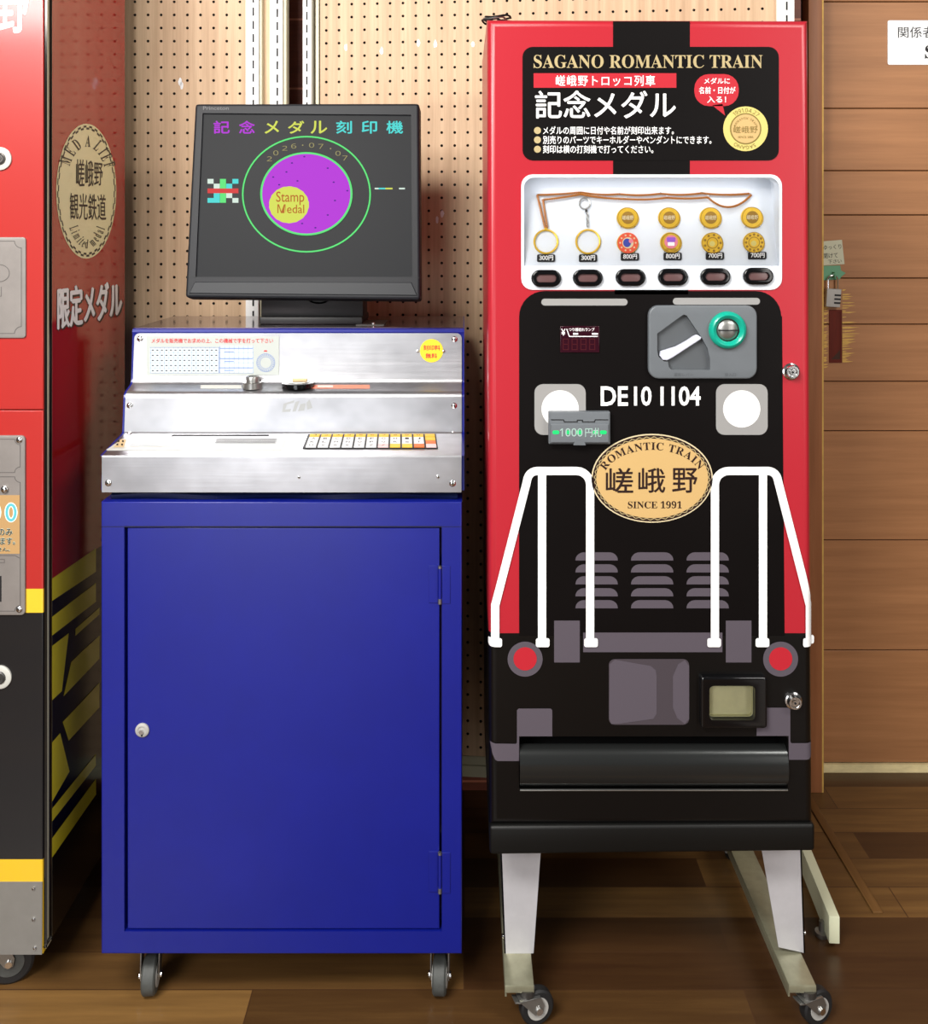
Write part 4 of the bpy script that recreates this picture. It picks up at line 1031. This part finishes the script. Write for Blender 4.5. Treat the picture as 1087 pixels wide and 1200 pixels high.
mb = MB(); mb.line(SH, [(201, 511.6), (203, 510.3), (315, 510.3)], 1.4, .0006, 'slot'); mb.build('slit', con)
kq = [(361, 509.5), (510.5, 509.5), (513, 526), (354.5, 526)]
mb = MB(); mb.plate(SH, kq, 0, .0016, 'black_matte'); kb = mb.build('keyboard', con)
def kpt(u, w):
    a = Vector(kq[0]).lerp(Vector(kq[1]), u); b = Vector(kq[3]).lerp(Vector(kq[2]), u); return tuple(a.lerp(b, w))
rows = [(0.06, .24), (.29, .50), (.53, .74), (.77, .97)]
lets = ['1234567890', 'ABCDEFGHIJ', 'KLMNOPQRST', 'UVWXYZ/']
for r_, (w0, w1) in enumerate(rows):
    for c_ in range(11):
        u0, u1 = (c_+.12)/11.2+.01, (c_+1.02)/11.2+.005
        mt = 'key_white'
        if c_ == 10: mt = ['key_yellow', 'key_yellow', 'key_orange', 'key_pink'][r_]
        elif r_ == 3: mt = 'key_white' if c_ < 6 else ('key_pink' if c_ == 6 else 'key_yellow' if c_ < 9 else 'key_orange')
        elif r_ == 0: mt = 'key_yellow'
        mb = MB(); q = [kpt(u0, w0), kpt(u1, w0), kpt(u1, w1), kpt(u0, w1)]
        mb.plate(SH, q, .0014, .0036, mt)
        if r_ < 4 and c_ < len(lets[r_]):
            cu_, cw_ = (u0+u1)/2, (w0+w1)/2
            a_, b_, c2, d_ = kpt(cu_-.014, w0+.05), kpt(cu_+.014, w0+.05), kpt(cu_+.014, w1-.05), kpt(cu_-.014, w1-.05)
            mb.text(SH, sansd(lets[r_][c_]), (a_, b_, c2, d_), .0039, 'ink')
        mb.build('key', kb)

# ================================================================ MONITOR
an, ti = math.radians(3.2), math.radians(11.5)
u_ = Vector((math.cos(an), -math.sin(an), 0)); v_ = Vector((math.sin(an)*math.sin(ti), math.cos(an)*math.sin(ti), math.cos(ti)))
MP = Plane(P(355, 235, 1.90), u_.cross(v_))
mon = thing('monitor', (-.30, 1.98, ztop_), 'dark grey flat monitor showing a round medal picture, on top of the steel console', 'monitor')
def q4(TL, TR, BR, BL, r=3, n=4):
    out = []
    for A, B, C in ((BL, TL, TR), (TL, TR, BR), (TR, BR, BL), (BR, BL, TL)):
        A, B, C = Vector(A), Vector(B), Vector(C); a = B+(A-B).normalized()*r; c_ = B+(C-B).normalized()*r
        out += [tuple((a.lerp(B, i/n)).lerp(B.lerp(c_, i/n), i/n)) for i in range(n+1)]
    return out
outer = q4((228.5, 121.5), (491, 121), (492.3, 351), (216.8, 348.5), 4)
inner = [(237.3, 132.5), (481.5, 134.5), (483, 324.5), (229, 324.5)]
mb = MB(); mb.plate(MP, outer, -.034, 0, 'monitor', [inner], bev=.005); bz = mb.build('bezel', mon)
mb = MB(); mb.plate(MP, [(228.5, 330.5), (482, 331), (489, 346.5), (221.5, 344)], -.001, .0022, 'monitor_hi', bev=.0015); mb.line(MP, [(219, 324.8), (229, 324.8)], .5, .0005, 'black_matte'); mb.line(MP, [(483, 324.8), (491.8, 325.5)], .5, .0005, 'black_matte')
mb.build('chin', bz)
mb = MB(); mb.text(MP, 'Princeton', (238, 124.5, 268, 129), .0006, 'logo_grey', .01); mb.build('lettering', bz)
mb = MB(); b0 = [MP.at(*p, -.0345) for p in outer]; b1 = [MP.at(355+(p[0]-355)*.62, 235+(p[1]-235)*.62, -.075) for p in outer]; n = len(outer)
mb.add(b0+b1, [[i, (i+1) % n, n+(i+1) % n, n+i] for i in range(n)]+[list(range(n, 2*n)), list(range(n))], 'monitor_black'); mb.build('back_cover', mon, recalc='all')
mb = MB(); mb.plate(MP, [(236, 131), (482.5, 133), (484, 325.5), (228, 325.5)], -.012, -.005, 'screen'); scr = mb.build('screen', mon)
S0, S1, S2, S3, S4, S5 = (-.0046+.0004*i for i in range(6))
mb = MB()
for ch_, x0_, x1_, mt in (('記', 249.5, 268, 'g_purple'), ('念', 279.5, 297.5, 'g_purple'), ('メ', 309.5, 326, 'g_yellow'), ('ダ', 337, 355.5, 'g_yellow'), ('ル', 363.5, 382.5, 'g_yellow'), ('刻', 393.5, 411.5, 'g_cyan'), ('印', 423.5, 441, 'g_cyan'), ('機', 452.5, 471.5, 'g_cyan')):
    mb.text(MP, ch_, (x0_, 141, x1_, 155.5), S0, mt, .03)
mb.build('title_lettering', scr)
mb = MB()
mb.line(MP, ell(358.4, 227, 74.8, 67.6, 72), 2.6, S0, 'g_dkgreen', True); mb.line(MP, ell(358.4, 227, 74.8, 67.6, 72), 1.8, S1, 'g_green', True)
mb.flat(MP, ell(358.3, 226.5, 55, 49.8, 64), S0, 'g_dkgreen'); mb.flat(MP, ell(358.3, 226.5, 54.2, 49, 64), S1, 'g_green'); mb.flat(MP, ell(358.3, 226.5, 51.8, 46.8, 64), S2, 'g_purple')
for x, y in ((319.5, 207), (335, 201), (341.5, 190.5), (356, 183), (326.5, 216), (348, 211.5), (383.5, 196.5), (390.5, 213), (406.5, 223), (392, 234.5), (383.5, 251.5), (353.5, 261.5), (369, 266.5)): mb.flat(MP, ell(x, y, 1.3, .9, 10), S3, 'g_dot')
for ch_, x, y in zip('2026・07・07', (315, 322.5, 333, 343.5, 354, 364.5, 375.3, 386.8, 395.5, 403.5), (185.5, 178.5, 173, 170.5, 169.5, 169.5, 170.8, 173.5, 179, 184.5)):
    if ch_ == '・': mb.flat(MP, ell(x, y, .9, n=8), S1, 'g_date')
    else: mb.text(MP, sansd(ch_), (x-3, y-2.8, x+3, y+2.8), S1, 'g_date')
bl = []
for i in range(48):
    a = 2*PI*i/48; k = 1+.012*math.sin(i*2.3); bl.append((338+23.4*k*math.cos(a), 239.5-21.6*k*math.sin(a)))
mb.flat(MP, bl, S3, 'g_yellow'); mb.text(MP, 'Stamp', (323, 224, 356, 240), S4, 'g_brown', .005); mb.text(MP, 'Medal'.replace('M', chr(120236)), (324.5, 239, 356, 249.5), S4, 'g_brown', .005)
mb.build('medal_picture', scr)
mb = MB()
cells = [(0, 0, 'g_white', 1), (2, 0, 'g_green', 1), (4, 0, 'g_cyan', 1), (1, 1, 'g_white', 1), (2, 1, 'g_green', 1), (3, 1, 'g_cyan', 1), (0, 2, 'g_red', 5), (1, 3, 'g_cyan', 1), (2, 3, 'g_green', 1), (3, 3, 'g_white', 1), (0, 4, 'g_cyan', 2), (2, 4, 'g_green', 1), (4, 4, 'g_white', 1)]
for c_, r_, mt, w in cells: mb.flat(MP, rrect(242.2+7.3*c_, 209+5.6*r_, 242.2+7.3*(c_+w)-.2, 209+5.6*(r_+1)), S0, mt)
mb.build('pixel_pattern', scr)
mb = MB()
for x0_, x1_, mt in ((438.5, 443, 'g_white'), (443, 451, 'g_cyan'), (451, 459.5, 'g_yellow'), (467, 474, 'g_white')): mb.flat(MP, rrect(x0_, 219.4, x1_, 221.2), S0, mt)
mb.build('pixel_line', scr)
# stand: black box with a small mounting plate
zt2 = ztop_+.0097
mb = MB(); fa, fb_ = P(305, 380, 1.93), P(425, 380, 1.93)
mb.box((fa.x, 1.935, zt2+.013), (fb_.x, 2.02, P(0, 350, 1.93).z+.09), 'monitor_black', .003); mb.box((fa.x, 1.92, zt2), (fb_.x, 2.05, zt2+.015), 'monitor_black', .003)
mb.tube([(P(373, 0, 1.93).x+.022*math.cos(a*PI/10), 1.933, P(0, 352, 1.93).z+.006-.012*math.sin(a*PI/10)) for a in range(11)], .0018, 'black_gloss', 6)
mb.build('stand', mon)
mb = MB(); mb.box((P(420, 0, 1.95).x, 1.90, zt2), (P(452, 0, 1.95).x, 2.0, zt2+.0015), 'dark_steel'); mb.rev([(0, .004), (.003, .004), (.004, .002)], (P(437, 0, 1.91).x, 1.91, zt2+.0015), (0, 0, 1), 'chrome', 14); mb.build('mounting_plate', mon)

# ================================================================ LEFT MACHINE
ZL = 1.70; LP = front(ZL); ZS = 1.722
xs = P(57.5, 0, ZS).x; yr = 2.105
lm = thing('medal_machine', (-1.05, 1.9, 0), 'tall red machine with oval emblem on its glossy side and yellow warning stripes', 'vending machine')
zby = lambda y: P(0, y, ZL).z
M['left_livery'] = livery('red_yellow_black_door', [(zby(1007), (226, 184, 40)), (zby(718), (24, 24, 26)), (zby(690), (228, 188, 50)), (9, (170, 42, 38))], coat=0.4)
xl = -1.42; ztopL = 1.98; zbotL = P(0, 1106, ZS).z
mb = MB(); mb.box((xl, ZS, zbotL), (xs, yr, ztopL), 'side_black'); mb.build('body', lm, recalc='all')
mb = MB(); mb.plate(LP, [(-420, -150), (50.8, -150), (50.8, 480), (-420, 480)], -.02, 0, 'left_livery', bev=.002); mb.plate(LP, [(-420, 481), (50.8, 481), (50.3, 1118), (-420, 1118)], -.02, 0, 'left_livery', bev=.002); ld = mb.build('front_door', lm)
mb = MB(); M['trim_gloss'] = mat('dark_chrome_trim', (60, 58, 56), 0.1, 0.9)
mb.box((P(51.5, 0, ZL).x, ZL+.004, zbotL+.01), (xs-.002, ZS+.002, ztopL), 'trim_gloss', .004); mb.box((xs-.002, ZL+.010, zbotL), (xs+.0006, ZS+.012, ztopL), 'cream_shade', .0006); mb.build('edge_trim', lm, recalc='all')
SP = Plane((xs, 0, 0), (1, 0, 0))
def sat(px, py): return (px, py)
mb = MB()
pe = 543.5+xs*F/yr                                     # px of the rear edge
def sidepoly(m, pts, off, mt): m.flat(SP, pts, off, mt)
sidepoly(mb, [(57.7, -150), (pe, -150), (pe, 621), (57.7, 680)], .0004, 'side_red'); mb.build('side_red_print', lm)
mb = MB()
def band(y0, y0e, y1, y1e, x1=112): return [(57.8, y0), (x1, y0+(y0e-y0)*(x1-57.8)/36.2), (x1, y1+(y1e-y1)*(x1-57.8)/36.2), (57.8, y1)]
for q in (band(680, 655, 706, 682), band(725, 697, 747, 719), [(58, 759), (80, 742), (72, 810), (58, 823)], [(83, 776), (95, 764), (116, 745), (116, 772), (74, 816)], [(73, 846), (93, 825), (116, 800), (116, 829), (80, 868)], [(58, 873), (70, 859), (81, 904), (58, 944)],
          [(88, 737), (116, 712), (116, 720), (88, 745)], band(951, 906, 966, 920), band(986, 937, 1009, 957)):
    sidepoly(mb, q, .0008, 'side_yellow')
mb.build('warning_stripe_print', lm)
mb = MB(); oc, ox, oy = 100.5, 35.2, 79; oy0 = 224
mb.flat(SP, ell(oc, oy0, ox, oy, 64), .0009, 'oval_cream')
N_ = 64
for i in range(N_):
    for k, (r0, r1) in enumerate(((.975, .945), (.945, .915))):
        if (i+k) % 2: continue
        a0, a1 = 2*PI*i/N_, 2*PI*(i+1)/N_
        mb.flat(SP, [(oc+ox*r0*math.cos(a0), oy0-oy*r0*math.sin(a0)), (oc+ox*r0*math.cos(a1), oy0-oy*r0*math.sin(a1)), (oc+ox*r1*math.cos(a1), oy0-oy*r1*math.sin(a1)), (oc+ox*r1*math.cos(a0), oy0-oy*r1*math.sin(a0))], .0013, 'oval_ink')
ov = mb.build('oval_emblem', lm)
mb = MB(); o = .0014
mb.arctext(SP, serif('MEDALIEF'), 101, oy0, 24.5, 52, 140, 34, 14, o, 'oval_ink', wk=.48)
mb.text(SP, '嵯峨野', ((88.5, 186), (119.5, 190), (119.5, 217), (88.5, 220)), o, 'oval_ink', .005); mb.text(SP, '観光鉄道', ((81, 226), (123, 228), (123.5, 258.5), (81, 257)), o, 'oval_ink', .005)
mb.arctext(SP, serif('Limited medal'), 101.5, oy0, 27.5, 67, 222, 318, 11, o, 'oval_ink', inward=True, wk=.42)
mb.build('lettering', ov)
mb = MB(); q = ((67, 337), (141.5, 329), (142, 371), (67, 386))
mb.text(SP, '限定メダル', tuple((x+.8, y+1.2) for x, y in q), .0008, 'oval_ink', .05); mb.text(SP, '限定メダル', q, .0012, 'white', .02); mb.build('lettering', lm)
# front fittings
mb = MB(); mb.text(LP, '野', (-4, -24, 33, 38), .0006, 'white', .02); mb.build('lettering', ld)
for ly_ in (186, 793):
    mb = MB(); c0 = P(.5, ly_, ZL); mb.rev([(0, .0205), (.003, .0205), (.004, .0185), (.004, .011)], c0, (0, -1, 0), 'oval_cream' if False else 'card', 32, cap=False); e = mb.build('lock_collar', lm)
    mb = MB(); mb.rev([(0, .0115), (.006, .011), (.007, .009), (.005, .007), (.005, .004), (.006, .0035)], c0, (0, -1, 0), 'dark_steel', 28); mb.build('lock', e)
def notched(x0, y0, x1, y1, r):
    out = []
    for cx_, cy_, a0 in ((x1, y0, 180), (x1, y1, 90)):
        seq = [math.radians(a0+i*15) for i in range(7)]
        pts = [(cx_+r*math.cos(a), cy_+r*math.sin(a)) for a in (seq if True else seq)]
        out.append(pts)
    tr = [(x1+r*math.cos(math.radians(a)), y0+r*math.sin(math.radians(a))) for a in range(180, 89, -15)]
    br = [(x1+r*math.cos(math.radians(a)), y1+r*math.sin(math.radians(a))) for a in range(270, 179, -15)]
    return [(x0, y0)]+tr+br+[(x0, y1)]
mb = MB(); mb.plate(LP, rrect(-80, 278, 31, 396, 4), 0, .003, 'plate_grey', bev=.001); pg = mb.build('button_plate', lm)
mb = MB(); mb.line(LP, notched(-78, 282.5, 26, 390.5, 8), .7, .0034, 'plate_line'); mb.line(LP, ell(0, 320, 12, 10), .8, .0034, 'plate_line', True); mb.line(LP, [(-4, 347), (2.5, 347), (2.5, 336)], .7, .0034, 'plate_line')
mb.build('engraving', pg)
mb = MB(); mb.plate(LP, rrect(-80, 510, 30.5, 720, 5), 0, .004, 'plate_grey', bev=.0012); pg = mb.build('coin_plate', lm)
mb = MB(); mb.line(LP, notched(-78, 514, 25, 553, 6.5), .7, .0044, 'plate_line'); mb.line(LP, notched(-78, 558, 25, 715, 6.5), .7, .0044, 'plate_line'); mb.line(LP, [(-5, 650), (19, 650), (24, 653)], .7, .0044, 'plate_line'); mb.line(LP, rrect(-2, 654.5, 6.5, 658.5), .5, .0044, 'plate_line', True)
mb.build('engraving', pg)
mb = MB(); mb.plate(LP, rrect(-20, 674, 3, 704, 0), .004, .0046, 'slot'); mb.build('coin_slot', pg)
for sx_, sy_ in ((22.5, 515.5), (22.5, 714)): screw(Plane((0, ZL-.004, 0), (0, -1, 0)), sx_, sy_, .0055, pg)
mb = MB(); c0 = P(6, 573, ZL-.004); mb.rev([(0, .006), (.004, .006), (.006, .003)], c0, (0, -1, 0), 'chrome', 18); mb.build('knob', pg)
mb = MB(); mb.plate(LP, rrect(-60, 579.5, 24.5, 648, 0), .004, .0046, 'sticker_tan'); sk = mb.build('price_sticker', lm)
mb = MB(); o = .005
for x in (-4.5, 14.5):
    mb.line(LP, ell(x, 599.5, 5, 9), 5.2, o, 'pale_ink', True); mb.line(LP, ell(x, 599.5, 5, 9), 3, o+.0003, 'cyan_ink', True)
for st_, bx in (('のみ', (0, 618.5, 16, 626.5)), ('ます。', (2, 629, 19, 637)), ('せん。', (-2, 640.5, 13, 645))):
    mb.text(LP, st_, bx, o, 'pale_ink', .06); mb.text(LP, st_, bx, o+.0004, 'ink', .02)
mb.build('lettering', sk)
mb = MB(); mb.plate(LP, [(-420, 1033.5), (50, 1033), (49.5, 1118), (-420, 1118)], 0, .0015, 'kick_grey'); kp = mb.build('kick_plate', lm)
for sx_, sy_ in ((39.5, 1041), (39.5, 1077), (41, 1110.5)): screw(Plane((0, ZL-.0015, 0), (0, -1, 0)), sx_, sy_, .0032, kp)
caster(lm, P(11, 0, 1.75).x, 1.755, .042, .026, zbotL+.004, PI/2+.25, 'rubber', hub='wheel_grey')
caster(lm, -1.3, 1.755, .042, .026, zbotL+.004, PI/2+.25, 'rubber'); caster(lm, P(11, 0, 1.75).x, 2.05, .042, .026, zbotL+.004, PI/2+.25, 'rubber')

# ================================================================ SMALL THINGS ON THE DOOR
mb = MB(); mb.plate(PD, rrect(1038, 22.5, 1230, 77.5, 3), .0004, .002, 'acrylic'); 
mb = MB(); mb.plate(PD, rrect(1039.5, 24, 1230, 76, 2), .0004, .0016, 'paper'); sg = tag(mb.build('paper_sign'), 'laminated white paper sign with black writing on the plank door', 'sign')
mb = MB(); mb.text(PD, '関係者', (1051.5, 31.5, 1094, 44.5), .002, 'ink'); mb.text(PD, serif('S'), (1083, 53, 1096, 69), .002, 'ink'); mb.build('lettering', sg)
mb = MB(); nq = [(962.5, 283), (986, 281), (989, 309.5), (963.5, 311)]
mb.plate(PD, nq, .0004, .0012, 'note'); nt_ = tag(mb.build('paper_note'), 'small greyish handwritten note taped above the padlock', 'note')
mb = MB()
for st_, bx in (('ゆっくり', ((964, 287.5), (985, 286), (985.3, 291.5), (964.3, 293))), ('開けて', ((964, 297), (981, 296), (981.3, 302), (964.3, 303))), ('下さい', ((969.5, 304.5), (985.5, 303.5), (985.7, 308), (969.7, 309)))): mb.text(PD, st_, bx, .0016, 'ink')
mb.build('lettering', nt_)
mb = MB(); mb.plate(PD, [(963.5, 311.5), (984, 311), (985, 317), (990.5, 320), (985.5, 324), (983, 327.5), (963.5, 328.5)], 0, .002, 'green_metal', bev=.0006); hs = mb.build('hasp', door, label='green metal hasp plate')
mb = MB(); st0 = PD.at(975.5, 322, 0); mb.tube([st0+Vector((0, -.002, .006)), st0+Vector((0, -.014, .005)), st0+Vector((0, -.014, -.005)), st0+Vector((0, -.002, -.006))], .0022, 'green_metal', 8); mb.build('staple', hs)
lock = thing('padlock', PD.at(975.5, 360, .010), 'silver combination padlock hanging from the green hasp on the door', 'padlock')
KP = Plane((0, ZD-.004, 0), (0, -1, 0))
mb = MB(); mb.plate(KP, [(966.5, 338), (983.5, 338.8), (981.8, 360), (965.2, 359)], 0, .013, 'wheel_hub', bev=.002); lb = mb.build('lock_body', lock, recalc='all')
mb = MB()
for k in range(3): mb.flat(KP, [(975.3-.3*k, 344.4+4.5*k), (982.8-.3*k, 344.8+4.5*k), (982.6-.3*k, 346.9+4.5*k), (975.1-.3*k, 346.5+4.5*k)], .0134, 'slot')
mb.build('number_dial', lb)
mb = MB(); a0, a1 = KP.at(969, 341, .0065), KP.at(980, 341, .0065); top_ = KP.at(974.5, 327, .0065); r_ = (a1-a0).length/2
pth = [a0]+[Vector((top_.x-r_*math.cos(a*PI/8), a0.y, top_.z+r_*math.sin(a*PI/8)*.8)) for a in range(9)]+[a1]
mb.tube(pth, .0021, 'chrome', 8); mb.build('shackle', lock)
